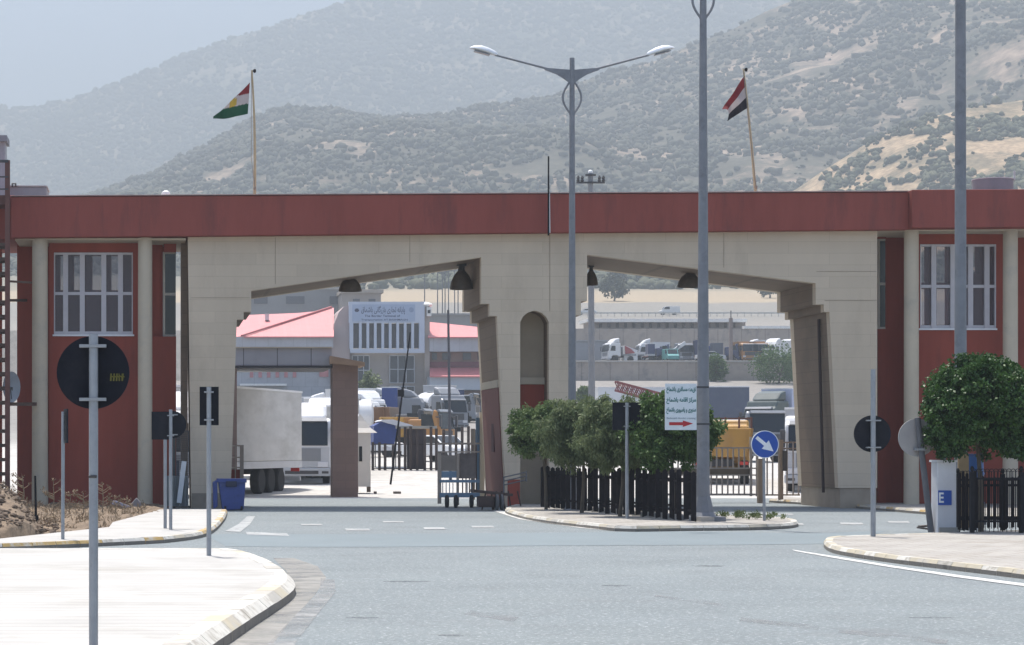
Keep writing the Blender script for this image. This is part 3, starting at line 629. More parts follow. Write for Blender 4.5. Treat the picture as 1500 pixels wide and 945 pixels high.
flag('flag',('leaning brass flagpole on the right half of the roof','red white black flag hanging folded from leaning pole'),(1089,101),(1107,286),((1090,111),(1095,158)),((1058,160),(1072,160),(1063,179)),[fr_,fw_,fk_],71.5,None,bend=-1)

# steel stairs at the far left
t = thing('steel_staircase', 'rusty steel fire stairs climbing at the left edge of the gate', 'staircase', (PX(-10,69),69,0))
for i,xp in enumerate((11,-40)):
    b = MB(); b.beam((PX(xp,68.6),68.6,0),(PX(xp,68.6),68.6,PZ(235,68.6)),.14); b.build('post', mat('rust_brown_post',(.12,.05,.04),.8,.2), t)
b = MB()
for i in range(17):
    y = 356+i*21; b.bpx(-60,8,y,y+5,68.8,69.8)
b.build('treads', rust, t)
b = MB(); b.bpx(-60,12,234,238,68.5,68.56); b.bpx(-60,12,258,260,68.5,68.55); b.bpx(-60,12,276,278,68.5,68.55); b.build('top_rail', dark_steel, t)
b = MB(); b.bpx(-60,10,286,300,68.7,69.85); b.build('landing', mat('rust_brown_post',(.12,.05,.04)), t)
b = MB(); b.beam((PX(11,68.9),68.9,PZ(440,68.9)),(PX(38,71.9),71.9,PZ(440,71.9)),.08); b.beam((PX(11,68.9),68.9,PZ(592,68.9)),(PX(52,69.8),69.8,PZ(592,69.8)),.1); b.beam((PX(11,68.9),68.9,PZ(412,68.9)),(PX(46,69.8),69.8,PZ(414,69.8)),.06); b.build('wall_tie', rust, t)
t = thing('satellite_dish', 'grey satellite dish beside the rusty fire stairs', 'dish', (PX(18,69.2),69.2,PZ(592,69.2)))
n=24; r=.47; prof=[(0.001,.10),(.16,.085),(.3,.05),(.42,0.0),(.45,-.01),(.43,.02),(.3,.07),(.15,.105)]
b = MB(); vs=[(PX(17,69)+rr*.55*math.cos(6.283*j/n),69+a+rr*.3*math.cos(6.283*j/n),PZ(567,69)+rr*math.sin(6.283*j/n)) for rr,a in prof for j in range(n)]
b.add(vs,[(i*n+j,i*n+(j+1)%n,(i+1)*n+(j+1)%n,(i+1)*n+j) for i in range(len(prof)-1) for j in range(n)]); b.build('reflector', mat('dish_grey',(.26,.28,.31),.5), t, smooth=True)
b = MB(); b.tube((PX(17,69),69.1,PZ(567,69)),(PX(17,69.2),69.2,PZ(592,69.2)),.03); b.tube((PX(17,69),69.05,PZ(585,69)),(PX(15,68.5),68.5,PZ(567,68.5)),.012); b.build('bracket', dark_steel, t)

# ------------------------------------------------------------------ the air
b = MB(); b.box(-3300,4200,-240,5700,-2.5,890)
hz = b.build('haze', [])
hz.data.materials.clear()
hm = bpy.data.materials.new('haze_air'); hm.use_nodes = True; hm.node_tree.nodes.clear()
ho = hm.node_tree.nodes.new('ShaderNodeOutputMaterial'); hv = hm.node_tree.nodes.new('ShaderNodeVolumePrincipled')
hv.inputs['Color'].default_value = (.42,.475,.53,1); hv.inputs['Density'].default_value = HAZE; hv.inputs['Anisotropy'].default_value = .3
hm.node_tree.links.new(hv.outputs[0], ho.inputs['Volume']); hz.data.materials.append(hm); tag(hz, kind='stuff')
# ------------------------------------------------------------------ lamp posts
def lamp_post(pxt, pxb, yb, z0, ytop, rb, rt, label, arms=True, head_only=False):
    Y = GY(yb, z0); X = PX(pxb, Y); H = PZ(ytop, Y) - z0
    t = thing('street_lamp', label, 'street lamp', (X, Y, z0), 0, 'twin arm street lamps')
    b = MB(); b.lathe([(rb*1.0,0.2),(rb*.93,.9),(rb*.9,1.1),(rt,H)], (0,0,0), 10); b.build('pole', pole_m, t, smooth=True, local=True)
    b = MB(); b.box(-.42,.42,-.42,.42,0,.10); b.lathe([(rb*1.9,.10),(rb*1.5,.2),(rb*1.02,.55),(rb*1.0,.2)],(0,0,0),10); b.build('base', pole_m, t, local=True)
    if not arms: return t
    zj = H-.42
    b = MB()
    for s in (-1,1):
        b.path([(s*.12*math.sin(math.pi*i/12)*2.05 if 0<i<12 else s*.04,0,zj-1.02+.98*i/12-.1) for i in range(13)], .028, 6)
    b.build('oval_ornament', pole_m, t, local=True, smooth=True)
    b = MB(); b.prism([(-.02,zj-.28),(.02,zj-.28),(.22,zj-.13),(.42,zj-.01),(.72,zj+.10),(.75,zj+.16),(0,zj+.10),(-.75,zj+.16),(-.72,zj+.10),(-.42,zj-.01),(-.22,zj-.13)], -.03, .03); b.build('bracket_plate', pole_m, t, local=True)
    for s in (-1,1):
        b = MB(); b.tube((s*.6,0,zj+.12),(s*2.05,0,zj+.50),.03,.026,8); b.build('arm', pole_m, t, local=True)
        h = MB(); u = Vector((s*.966,0,.258)); w = Vector((0,1,0)); v = u.cross(w)*(-s)
        if v.z < 0: v = -v
        n = 12; prof = [(0,.05,.05,.0),(.05,.09,.085,.0),(.25,.15,.12,.012),(.45,.17,.125,.02),(.62,.13,.09,.012),(.74,.05,.03,-.005)]
        vs = []
        o0 = Vector((s*2.0,0,zj+.50))
        for a,wy,hz_,dz in prof:
            for j in range(n):
                q = 2*math.pi*j/n; hh = math.sin(q)*hz_*(1 if math.sin(q)>0 else .35)
                vs.append(o0+u*a+w*(math.cos(q)*wy)+v*(hh+dz))
        k = len(prof); h.add(vs,[(i*n+j,i*n+(j+1)%n,(i+1)*n+(j+1)%n,(i+1)*n+j) for i in range(k-1) for j in range(n)]+[tuple(range(n-1,-1,-1)),tuple(range((k-1)*n,k*n))])
        hd = h.build('lamp_head', lamp_white, t, smooth=True, local=True)
        g = MB(); c = o0+u*.40+v*(-.052); g.obox(c,(.42,.2,.03),(0,-s*.26,0)); g.build('lamp_lens', mat('lens_grey',(.2,.21,.22),.3), hd, local=True)
    return t
lamp_post(832,838,752.5,.03,85,.125,.065,'tall grey street lamp with two arms behind the island trees')
lamp_post(1021,1030,763,.12,-68,.165,.07,'tapered grey lamp post beside the white arrow board')
lamp_post(1411,1407,768,.12,-118,.155,.11,'thick grey lamp post behind the round tree at right')

t = thing('utility_pole','utility pole with crossarms behind the right opening','utility pole',(PX(867,110),110,.5))
b = MB(); b.tube((PX(867.5,110),110,.5),(PX(865,110),110,PZ(254,110)),.17,.12,10); b.build('pole', mat('pale_pole',(.22,.225,.235),.7,.1,2), t)
b = MB(); b.bpx(845,886,266,268.5,109.8,109.95); b.build('crossarm', dark_steel, t)
b = MB(); b.bpx(858,873,255,257.5,109.8,109.95); b.build('crossarm', dark_steel, t)
for x in (847,853,878,884): 
    b = MB(); b.lathe([(.05,0),(.09,.06),(.05,.12),(.08,.18),(.03,.28)],(PX(x,109.87),109.87,PZ(266,109.8)),8); b.build('insulator', dark_steel, t)
b = MB(); b.blob((PX(865,110),110,PZ(252,110)),(.12,.12,.1),4,jit=.05); b.build('cap_light', white_paint, t)

# ------------------------------------------------------------------ signs
def sign_post(name, label, pxp, ytop, ybase, z0, width, shape, group=None, Y=None, px_top=None, side=-1, cat='road sign', base_below=None):
    """shape: list of ('round',px,py,rpx) / ('rect',x0,x1,y0,y1); plate on the far side of the post (backs face the camera) unless side=+1"""
    Y = Y or GY(ybase, z0); t = thing(name, label, cat, (PX(pxp,Y),Y,z0), 0, group)
    r = width/2/F*Y
    pt = (PX(px_top if px_top is not None else pxp, Y), Y, PZ(ytop,Y))
    b = MB(); b.tube((PX(pxp,Y),Y,z0-.02),pt,r,r,12); p = b.build('post', galv, t, smooth=True)
    for sh in shape:
        yb = Y + r + .03 if side < 0 else Y - r - .03
        if sh[0] == 'round':
            rr = sh[3]/F*Y; c = (PX(sh[1],Y), yb, PZ(sh[2],Y))
            b = MB(); b.lathe([(rr,-.012),(rr,.012)],c,48,'y'); pl = b.build('sign_plate', sign_back, t)
            b = MB(); b.lathe([(rr,-.02),(rr*1.01,-.02),(rr*1.01,.02),(rr,.02)],c,48,'y'); 
            for f in (.72,-.74):
                q = MB(); q.box(c[0]-.11*rr/.3,c[0]+.11*rr/.3,Y-r-.012,yb-.012,c[2]+f*rr-.012,c[2]+f*rr+.012); q.build('clamp', mat('bright_clamp',(.27,.28,.29),.55), t)
        else:
            x0,x1,z1,z2 = PX(sh[1],Y),PX(sh[2],Y),PZ(sh[4],Y),PZ(sh[3],Y)
            b = MB(); b.box(x0,x1,yb-.012,yb+.012,z1,z2); b.box(x0,x0+.015,yb-.03,yb-.0121,z1,z2); b.box(x1-.015,x1,yb-.03,yb-.0121,z1,z2); b.build('sign_plate', sign_back, t)
            for f in (.14,.86):
                q = MB(); zc = z1+(z2-z1)*f; xm = PX(pxp,Y); q.box(xm-.07,xm+.07,Y-r-.012,yb-.0125,zc-.012,zc+.012); q.build('clamp', mat('bright_clamp',(.27,.28,.29),.55), t)
    return t, Y
t,Y = sign_post('road_sign','large round sign seen from its black back on left pavement',137,490,951,.19,13.5,[('round',136,545.5,53.5)])
b = MB(); yy = Y+.06+.0-.02
rs = random.Random(5)
for i in range(5):
    x = PX(161+i*4.2,Y); 
    b.add([(x,Y+.036,PZ(558,Y)),(x+.012,Y+.036,PZ(558,Y)),(x+.012+rs.uniform(-.006,.008),Y+.036,PZ(547,Y)),(x+rs.uniform(-.006,.006),Y+.036,PZ(547,Y))],[(0,1,2,3)])
    b.add([(x+.004,Y+.036,PZ(551,Y)),(x+.024,Y+.036,PZ(553,Y)),(x+.024,Y+.036,PZ(551,Y)),(x+.004,Y+.036,PZ(549,Y))],[(0,1,2,3)])
b.build('stencil_mark', mat('yellow_stencil',(.15,.135,.025),.8,.3), t, recalc=False)
b = MB(); b.tube((PX(138,Y)-.04,Y-.03,PZ(698,Y)),(PX(138,Y)+.02,Y-.055,PZ(698,Y)),.012); b.build('bolt', dark_steel, t)
t,_ = sign_post('road_sign','tall narrow rectangular sign back on a thin post at left pavement corner',306,567,814,.19,7,[('rect',292.5,320.5,566.5,623)])
t,_ = sign_post('road_sign','wide square black sign back in front of the left wing',250,600,776,.12,5,[('rect',222,248,603,644)],'twin post sign pair')
t,_ = sign_post('road_sign','round dark sign back half hidden behind the wide square one',242,640,774,.12,5,[('round',253,622,20)],'twin post sign pair')
# edge-on sign
Yq = GY(790,.12); t = thing('road_sign','narrow sign seen edge-on before the red left wing','road sign',(PX(92,Yq),Yq,.12))
b = MB(); b.tube((PX(92,Yq),Yq,.1),(PX(92.5,Yq),Yq,PZ(603,Yq)),.032); b.build('post', galv, t, smooth=True)
b = MB(); b.obox((PX(96,Yq),Yq+.12,PZ(624,Yq)),(.03,.6,.62),(0,0,R(8))); b.build('sign_plate', sign_back, t)
t,_ = sign_post('road_sign','square dark sign back before the island trees',918.5,590,757,.12,5.5,[('rect',898,938,589.5,630)],Y=56)
t,_ = sign_post('road_sign','round black sign back halfway up a tall post on right pavement',1279,541,786,.12,7.5,[('round',1279.5,635.5,27)])
# leaning pale disc sign
Yl = GY(778,.12); t = thing('road_sign','faded pale disc sign on a leaning dark post beside the planter','road sign',(PX(1363,Yl),Yl,.12))
b = MB(); b.tube((PX(1364,Yl),Yl,.1),(PX(1344,Yl),Yl,PZ(612,Yl)),.065,.06,10); b.build('post', mat('leaning_post',(.11,.11,.12),.7), t, smooth=True)
b = MB(); b.lathe([(.38,-.012),(.38,.012)],(PX(1346,Yl),Yl+.11,PZ(641,Yl)),40,'y'); b.build('sign_plate', mat('pale_disc',(.36,.34,.33),.6,.1), t)
b = MB(); b.box(PX(1340,Yl),PX(1354,Yl),Yl-.08,Yl+.097,PZ(660,Yl),PZ(657,Yl)); b.build('clamp', galv, t)
t = thing('loose_boards','loose grey boards lying at the foot of the leaning post','boards',(PX(1368,48.5),48.2,.12))
b = MB(); b.obox((PX(1368,48.2),48.2,.22),(.62,.12,.04),(0,R(-4),.1)); b.build('board', wood_grey, t)
b = MB(); b.obox((PX(1362,48.0),48.0,.15),(.5,.14,.035),(0,R(8),-.2)); b.build('board', wood_grey, t)

# blue keep-right sign
sb = mat('sign_blue',(.015,.075,.36),.45,.05,3); sw = mat('sign_white',(.78,.79,.80),.45,.04,3)
Yb = GY(763,.12); t = thing('road_sign','round blue sign with white arrow pointing down right','road sign',(PX(1119,Yb),Yb,.12))
b = MB(); b.tube((PX(1119.5,Yb),Yb,.1),(PX(1118.5,Yb),Yb,PZ(634,Yb)),.034,.034,12); b.build('post', galv, t, smooth=True)
rr = 20.2/F*Yb; c = (PX(1119.5,Yb),Yb-.06,PZ(651,Yb))
b = MB(); b.lathe([(rr*.95,-.006),(rr*.95,.016)],c,56,'y'); b.build('sign_plate', sb, t)
b = MB()
n=56; vs=[(c[0]+q*math.cos(6.28318*j/n),c[1]+y,c[2]+q*math.sin(6.28318*j/n)) for q,y in ((rr*.951,-.009),(rr,-.009),(rr,.018),(rr*.951,.018)) for j in range(n)]
b.add(vs,[(i*n+j,i*n+(j+1)%n,((i+1)%4)*n+(j+1)%n,((i+1)%4)*n+j) for i in range(4) for j in range(n)]); b.build('sign_rim', sw, t)
u = Vector((.77,-.64)).normalized(); v = Vector((-u.y,u.x)); A=[]
for a,w in ((-.80,.125),(.02,.125),(.02,.40),(.80,0),(.02,-.40),(.02,-.125),(-.80,-.125)):
    q = u*a+v*w; A.append((c[0]+q.x*rr,c[2]+q.y*rr))
b = MB(); concave_prism(b,A,c[1]-.0105,c[1]-.0065); b.build('arrow', sw, t)

# Arabic shaping through the presentation forms
AF = {'ا':(0xFE8D,0xFE8E),'آ':(0xFE81,0xFE82),'ب':(0xFE8F,0xFE90,0xFE91,0xFE92),'پ':(0xFB56,0xFB57,0xFB58,0xFB59),'ت':(0xFE95,0xFE96,0xFE97,0xFE98),'ج':(0xFE9D,0xFE9E,0xFE9F,0xFEA0),
'خ':(0xFEA5,0xFEA6,0xFEA7,0xFEA8),'د':(0xFEA9,0xFEAA),'ر':(0xFEAD,0xFEAE),'ز':(0xFEAF,0xFEB0),'س':(0xFEB1,0xFEB2,0xFEB3,0xFEB4),'ش':(0xFEB5,0xFEB6,0xFEB7,0xFEB8),'ق':(0xFED5,0xFED6,0xFED7,0xFED8),
'ک':(0xFB8E,0xFB8F,0xFB90,0xFB91),'گ':(0xFB92,0xFB93,0xFB94,0xFB95),'ل':(0xFEDD,0xFEDE,0xFEDF,0xFEE0),'م':(0xFEE1,0xFEE2,0xFEE3,0xFEE4),'ن':(0xFEE5,0xFEE6,0xFEE7,0xFEE8),'ه':(0xFEE9,0xFEEA,0xFEEB,0xFEEC),
'و':(0xFEED,0xFEEE),'ی':(0xFBFC,0xFBFD,0xFBFE,0xFBFF),'ة':(0xFE93,0xFE94),'ف':(0xFED1,0xFED2,0xFED3,0xFED4)}
def shape_ar(s):
    out = ''
    for i,ch in enumerate(s):
        if ch not in AF: out += ch; continue
        f = AF[ch]; pv = s[i-1] if i else ' '; nx = s[i+1] if i+1 < len(s) else ' '
        pj = pv in AF and len(AF[pv]) == 4; nj = len(f) == 4 and nx in AF
        out += chr(f[3] if pj and nj else f[1] if pj else f[2] if nj else f[0])
    return out[::-1]
def text(name, body, c, width, height, m, parent, bold=0):
    cu = bpy.data.curves.new(name,'FONT'); cu.body = body; cu.align_x = 'CENTER'; cu.align_y = 'CENTER'; cu.size = 1; cu.extrude = .002; cu.offset = bold
    o = bpy.data.objects.new(name+'_tmp', cu); COL.objects.link(o)
    dg = bpy.context.evaluated_depsgraph_get(); me = bpy.data.meshes.new_from_object(o.evaluated_get(dg)); bpy.data.objects.remove(o)
    V = np.zeros(len(me.vertices)*3); me.vertices.foreach_get('co',V); V = V.reshape(-1,3)
    mn,mx_ = V.min(0),V.max(0); s = np.array([width/(mx_[0]-mn[0]), height/(mx_[1]-mn[1])])
    X = (V[:,0]-(mn[0]+mx_[0])/2)*s[0]; Zz = (V[:,1]-(mn[1]+mx_[1])/2)*s[1]; N_ = np.stack([c[0]+X, c[1]-V[:,2], c[2]+Zz],1)
    off = Vector((0,0,0)); q = parent
    while q is not None: off += q.location; q = q.parent
    N_ -= np.array(off); me.vertices.foreach_set('co', N_.astype(np.float32).ravel()); me.update()
    me.materials.clear(); me.materials.append(m); me.name = name
    r = bpy.data.objects.new(name, me); COL.objects.link(r); r.parent = parent; return r

# direction board on the lamp post
Ys = 54.0; t = thing('direction_board','white direction board with green script and red arrow on lamp post','sign',(PX(1000,Ys),Ys,PZ(631,Ys)))
b = MB(); b.bpx(974.5,1020.5,562,630,Ys-.02,Ys+.02); b.build('board', mat('board_white',(.66,.70,.72),.5,.06,3,dirt=(.55,.58,.6)), t)
b = MB()
for y in (567,621): b.bpx(1021,1040,y-1.5,y+1.5,Ys-.20,Ys-.17); 
bb = MB(); bb.bpx(1020.6,1038.5,565.8,568.6,Ys-.03,Ys-.01); bb.build('mounting_strap', dark_steel, t)
bb = MB(); bb.bpx(1020.6,1041,619.8,622.6,Ys-.03,Ys-.01); bb.build('mounting_strap', dark_steel, t)
gt = mat('green_lettering',(.0,.13,.12),.6,.05,3); gy = mat('grey_lettering',(.22,.26,.30),.6,.05,3)
for s,y,h in (('نقطه مسافری باشماخ',571.5,10),('مرکز اقامه باشماخ',587,10),('سنوری و پاسپوری باشماخ',601.5,10)):
    text('lettering', shape_ar(s), (PX(997.5,Ys),Ys-.0225,PZ(y,Ys)), 43/F*Ys, h/F*Ys, gt, t, .03)
text('lettering','Bashmakh Border crossing',(PX(997.5,Ys),Ys-.0225,PZ(613,Ys)),42/F*Ys,3.4/F*Ys,gy,t)
ar = [(980,618.5),(1000,618.5),(1000,616),(1015,620.5),(1000,625.5),(1000,623),(980,623)]
concave_prism(MB(),[(PX(x,Ys),PZ(y,Ys)) for x,y in ar],Ys-.026,Ys-.0205).build('arrow', mat('arrow_red',(.42,.015,.02),.5,.05), t)

# blue notice behind the round tree
t = thing('notice_board','small blue and white notice showing left of the round tree','sign',(PX(1376,52),52,.12))
b = MB(); b.bpx(1366,1390,553.5,570,52,52.03); b.build('panel', sw, t)
b = MB(); b.bpx(1368,1388,557,569,51.99,51.998); b.build('blue_field', sb, t)
b = MB(); b.tube((PX(1383,52.1),52.08,.1),(PX(1383,52.1),52.08,PZ(554,52)),.035); b.build('post', galv, t)

# ------------------------------------------------------------------ planter walls and fences
def palisade(name, label, A, B, n, w, th, h, z0, m, rails=(.25,.9), along=True, jit=.03, cat='fence', base=None):
    t = thing(name, label, cat, ((A[0]+B[0])/2,(A[1]+B[1])/2,z0))
    s = MB(); rr = random.Random(3)
    for i in range(n):
        f = i/(n-1); x = A[0]+(B[0]-A[0])*f; y = A[1]+(B[1]-A[1])*f; hh = h+rr.uniform(-jit,jit)
        s.prism([(x-w/2,z0+.06*rr.random()),(x+w/2,z0+.06*rr.random()),(x+w/2,z0+hh-.04),(x,z0+hh),(x-w/2,z0+hh-.04)], y-th/2, y+th/2)
    s.build('slats', m, t)
    d = Vector((B[0]-A[0],B[1]-A[1],0)).normalized(); nn = Vector((-d.y,d.x,0))*.04
    for z in rails:
        r = MB(); r.beam(Vector((A[0],A[1],z0+z))+nn,Vector((B[0],B[1],z0+z))+nn,.04,.05); r.build('rail', m, t)
    return t
fm = mat('dark_fence',(.018,.015,.018),.8,.4,5,spec=.1)
A = (PX(795,65.5),65.5); B = (PX(1016,53.2),53.2)
palisade('planter_fence','dark slatted fence along the road side of the tree island',A,B,26,.115,.03,1.16,.13,fm)
A2 = (PX(810,66.8),66.8); B2 = (PX(1030,56.5),56.5)
palisade('planter_fence','dark slatted fence along the far side of the tree island',A2,B2,14,.2,.03,1.05,.13,fm)
t = thing('stone_edging','low pale stone edging under the island trees','edging',(11,60,.12))
for i in range(18):
    f=(i+.5)/18; b = MB(); b.obox((A[0]+(B[0]-A[0])*f+.45,A[1]+(B[1]-A[1])*f+.3,.17),(.34,.2,.12),(0,0,random.uniform(-.3,.3))); b.build('stone', concrete, t)

# ------------------------------------------------------------------ foliage
def leaf_cloud(clumps, n_per, size, seed, droop=.3, aspect=.5, jitter=1.0):
    rg = np.random.default_rng(seed); V=[];k=0
    C = np.repeat(np.array([c[:3] for c in clumps]),n_per,0); Rr = np.repeat(np.array([c[3] for c in clumps]),n_per)[:,None]
    d = rg.normal(size=C.shape); d /= np.linalg.norm(d,axis=1)[:,None]; p = C + d*Rr*(rg.random((len(C),1))**.5)*np.array([1,1,.8])
    a = rg.normal(size=C.shape); a[:,2] -= droop; a /= np.linalg.norm(a,axis=1)[:,None]
    b_ = rg.normal(size=C.shape); b_ = np.cross(a,b_); b_ /= np.linalg.norm(b_,axis=1)[:,None]
    s = size*rg.uniform(.6,1.3,(len(C),1)); nrm = np.cross(a,b_)
    q0 = p; q1 = p+a*s*.5+b_*s*aspect*.5+nrm*s*.08; q2 = p+a*s; q3 = p+a*s*.5-b_*s*aspect*.5+nrm*s*.08
    V = np.stack([q0,q1,q2,q3],1).reshape(-1,3); i = np.arange(len(C))*4
    return V, np.stack([i,i+1,i+2,i+3],1)
def crown_clumps(c, r, n, cr, seed, bottom=-.75, lumps=.16):
    rg = np.random.default_rng(seed); out=[]
    for i in range(n):
        z = rg.uniform(bottom,1); a = rg.uniform(0,6.283); q = rg.random()**.30 * (1+rg.uniform(-lumps,lumps)); h = math.sqrt(max(0,1-z*z))
        out.append((c[0]+r[0]*h*math.cos(a)*q, c[1]+r[1]*h*math.sin(a)*q, c[2]+r[2]*z*q, cr*rg.uniform(.6,1.35)))
    return out
def limbs(b, base, top, rb, ends, rt):
    p0, p1 = Vector(base), Vector(top); mid_ = p0.lerp(p1,.5)+Vector((.03,.02,0))*rb*20
    b.path([p0,mid_,p1],[rb,rb*.8,rb*.62],8)
    for e in ends:
        e = Vector(e); m_ = p1.lerp(e,.5)+Vector((0,0,.15*(e-p1).length)); b.path([p1,m_,e],[rb*.5,rb*.3,rt],6)
bark = mat('bark',(.10,.08,.06),.95,.3,6,bump=.6,bscale=20)
def tree(name, label, X, Y, z0, zc, r, n, per, cr, leaf, m, seed, trunk=.08, group=None, droop=.3, aspect=.5, extra=None, bottom=-.75, cat='tree', lumps=.16):
    t = thing(name, label, cat, (X,Y,z0), 0, group)
    cl = crown_clumps((0,0,zc-z0), r, n, cr, seed, bottom, lumps)
    if extra: cl += extra
    V,Fc = leaf_cloud(cl, per, leaf, seed, droop, aspect)
    npmesh('crown', V, Fc, m, t)
    b = MB(); rg = random.Random(seed)
    ends = [cl[i][:3] for i in rg.sample(range(len(cl)), min(7,len(cl)))]
    limbs(b, (0,0,-.05), (rg.uniform(-.1,.1)*r[0],0,max(.3,(zc-z0)-r[2]*.55)), trunk, ends, trunk*.15); b.build('trunk', bark, t, smooth=True, local=True)
    return t
mulb = leaf_mat('mulberry_leaves',(.024,.06,.014),(.06,.125,.026),.42,.18,3)
wil_a = leaf_mat('soft_leaves',(.10,.135,.06),(.20,.24,.115),.6,.3,2)
wil_b = leaf_mat('mid_leaves',(.08,.13,.042),(.155,.215,.08),.6,.3,2)
wil_c = leaf_mat('deep_leaves',(.05,.10,.028),(.10,.165,.045),.55,.25,2)
# round tree at the right
Yt = 47.5; sx = F/Yt
tree('round_tree','round clipped tree with dense glossy leaves in the right planter',PX(1437,Yt),Yt,.12,PZ(603,Yt),(1.07,1.0,1.10),560,150,.17,.08,mulb,21,.06,None,.9,.6,bottom=-.8,lumps=.07)
# island trees
g = 'trees in the island planter'
tree('small_tree','pale soft leaved tree at the left tip of the island planter',PX(800,64.3),64.3,.13,PZ(635,64.3),(.92,.85,.80),220,110,.19,.10,wil_b,31,.05,g,1.2,.38)
tree('small_tree','feathery grey green tree left of the square sign back',PX(852,61),61,.13,PZ(636,61),(1.05,1.0,.86),340,120,.19,.11,wil_a,32,.055,g,1.6,.30,bottom=-.95)
tree('small_tree','light green tree partly behind the square sign back',PX(908,57.8),57.8,.13,PZ(636,57.8),(1.0,.95,.86),330,120,.19,.11,wil_a,33,.055,g,1.6,.30,bottom=-.95)
tree('small_tree','darker leafy tree below the white direction board',PX(985,56.1),56.1,.13,PZ(632,56.1),(1.0,.9,.92),380,110,.18,.09,wil_c,34,.06,g,.8,.55,bottom=-.9)
# weeds on the kerb island
wd = leaf_mat('weed_leaves',(.06,.10,.03),(.16,.19,.07),.6,.2,6)
for i,(x,y,r_) in enumerate([(1055,759,.16),(1103,761,.14),(1135,762,.17),(1082,759,.10)]):
    yy = GY(y,.12); cl = [(random.uniform(-r_,r_)*1.3,random.uniform(-.2,.2),random.uniform(.02,.12),.08) for _ in range(9)]
    V,Fc = leaf_cloud(cl,26,.07,i+50,-.8,.35)
    lab = ['low green weed nearest the lamp post base','low green weed left of the blue arrow post','low green weed right of the blue arrow post','tiny sprig of weed midway along the island kerb'][i]
    w = thing('weed_tuft',lab,'weed',(PX(x,yy),yy,.12),0,'weeds on the island kerb'); npmesh('leaves',V,Fc,wd,w)
# dry weeds on the soil bed
straw = mat('dry_straw',(.25,.185,.115),.9,.3,5)
def dry_weed(x,ytop,ybase,label,seed,spread=1.0,red=False):
    Yw = 60.0 if ybase < 765 else 54.0; rg = random.Random(seed); X = PX(x,Yw); z0 = bed(X,Yw)-.05; h = PZ(ytop,Yw)-z0
    t = thing('dry_weed',label,'dry weed',(X,Yw,z0),0,'tall dry weeds on the soil bed'); b = MB(); tips=[]
    b.path([(0,0,0),(.02,0,h*.5),(rg.uniform(-.06,.06),0,h)],[.016,.012,.005],5)
    for i in range(11):
        f = rg.uniform(.25,.92); s = rg.choice([-1,1]); L = h*rg.uniform(.18,.42)*spread; e = (s*L*.8,rg.uniform(-.2,.2)*L,f*h+L*.55); b.path([(0.01,0,f*h),(e[0]*.5,e[1]*.5,f*h+L*.2),e],[.009,.007,.004],4); tips.append(e)
    b.build('stems', straw, t, local=True)
    V,Fc = leaf_cloud([(q[0],q[1],q[2],.045) for q in tips]+[(0,0,h,.05)],9,.05,seed,0,.5); npmesh('seed_heads',V,Fc,straw,t)
for i,(x,yt,yb,l) in enumerate([(34,697,770,'tallest branched dry weed at the left edge of the bed'),(78,703,760,'thin dry weed in front of the leftmost column'),(101,722,760,'short dry weed right of the edge-on sign post'),(122,722,758,'dry weed left of the large round sign post'),(150,708,755,'sparse dry weed right of the large round sign post'),(168,728,755,'low dry weed between round sign post and second column'),(182,730,752,'low dry weed nearest the second column')]):
    dry_weed(x,yt,yb,l,60+i)
cl=[]
for i in range(420):
    x = random.uniform(-60,215); Yw = random.uniform(50,68); X = PX(x,Yw)
    if 1.68*F/(np.interp(x,[-100,0,160,165,215,260],[790,789,772,765,752,747])-HY) > Yw-.4: continue
    cl.append((X,Yw,bed(X,Yw)+.03,.14))
V,Fc = leaf_cloud(cl,14,.13,77,-1.2,.14); tag(npmesh('dry_grass',V,Fc,straw),kind='stuff',label='dry grass and straw litter over the soil bed')
rk = MB()
for i in range(900):
    x = random.uniform(-40,85); Yw = random.uniform(44,56); X=PX(x,Yw); q=.015+.06*random.random()**2
    if 1.68*F/(np.interp(x,[-100,0,160,165],[790,789,772,765])-HY) > Yw-.3: continue
    rk.blob((X,Yw,bed(X,Yw)+.02),(q*1.2,q,q*.7),i,6,4,.25)
tag(rk.build('rubble', mat('mound_clods',(.16,.117,.083),.95,.5,4)),kind='stuff',label='clods and stones over the dirt mound')
t = thing('steel_stake','thin dark steel stake standing in the dirt mound','stake',(PX(52,52),52,.1)); b = MB(); b.tube((PX(53,52),52,.0),(PX(51.5,52),52,PZ(697,52)),.03,.022,8); b.build('stake_rod', black_iron, t); b = MB(); b.lathe([(.06,-.0),(.05,.12)],(PX(53,52),52,.2),8); b.build('foot', black_iron, t)
t = thing('stone_slab','grey stone slab leaning by the second column','slab',(PX(198,66),66,.1)); b = MB(); b.prism([(PX(187,66),.1),(PX(192,66),PZ(738,66)),(PX(200,66),PZ(729,66)),(PX(206,66),PZ(736,66)),(PX(208,66),.1)],66,66.3); b.build('slab_body', mat('slab_grey',(.2,.19,.2),.9,.2), t, bevel=.03)
t = thing('stone_slab','flat bluish stone lying beside the leaning slab','slab',(PX(178,65.5),65.5,.1)); b = MB(); b.obox((PX(178,65.5),65.5,.2),(.5,.3,.12),(0,R(20),.3)); b.build('slab_body', mat('slab_blue',(.24,.24,.3),.9,.2), t, bevel=.03)

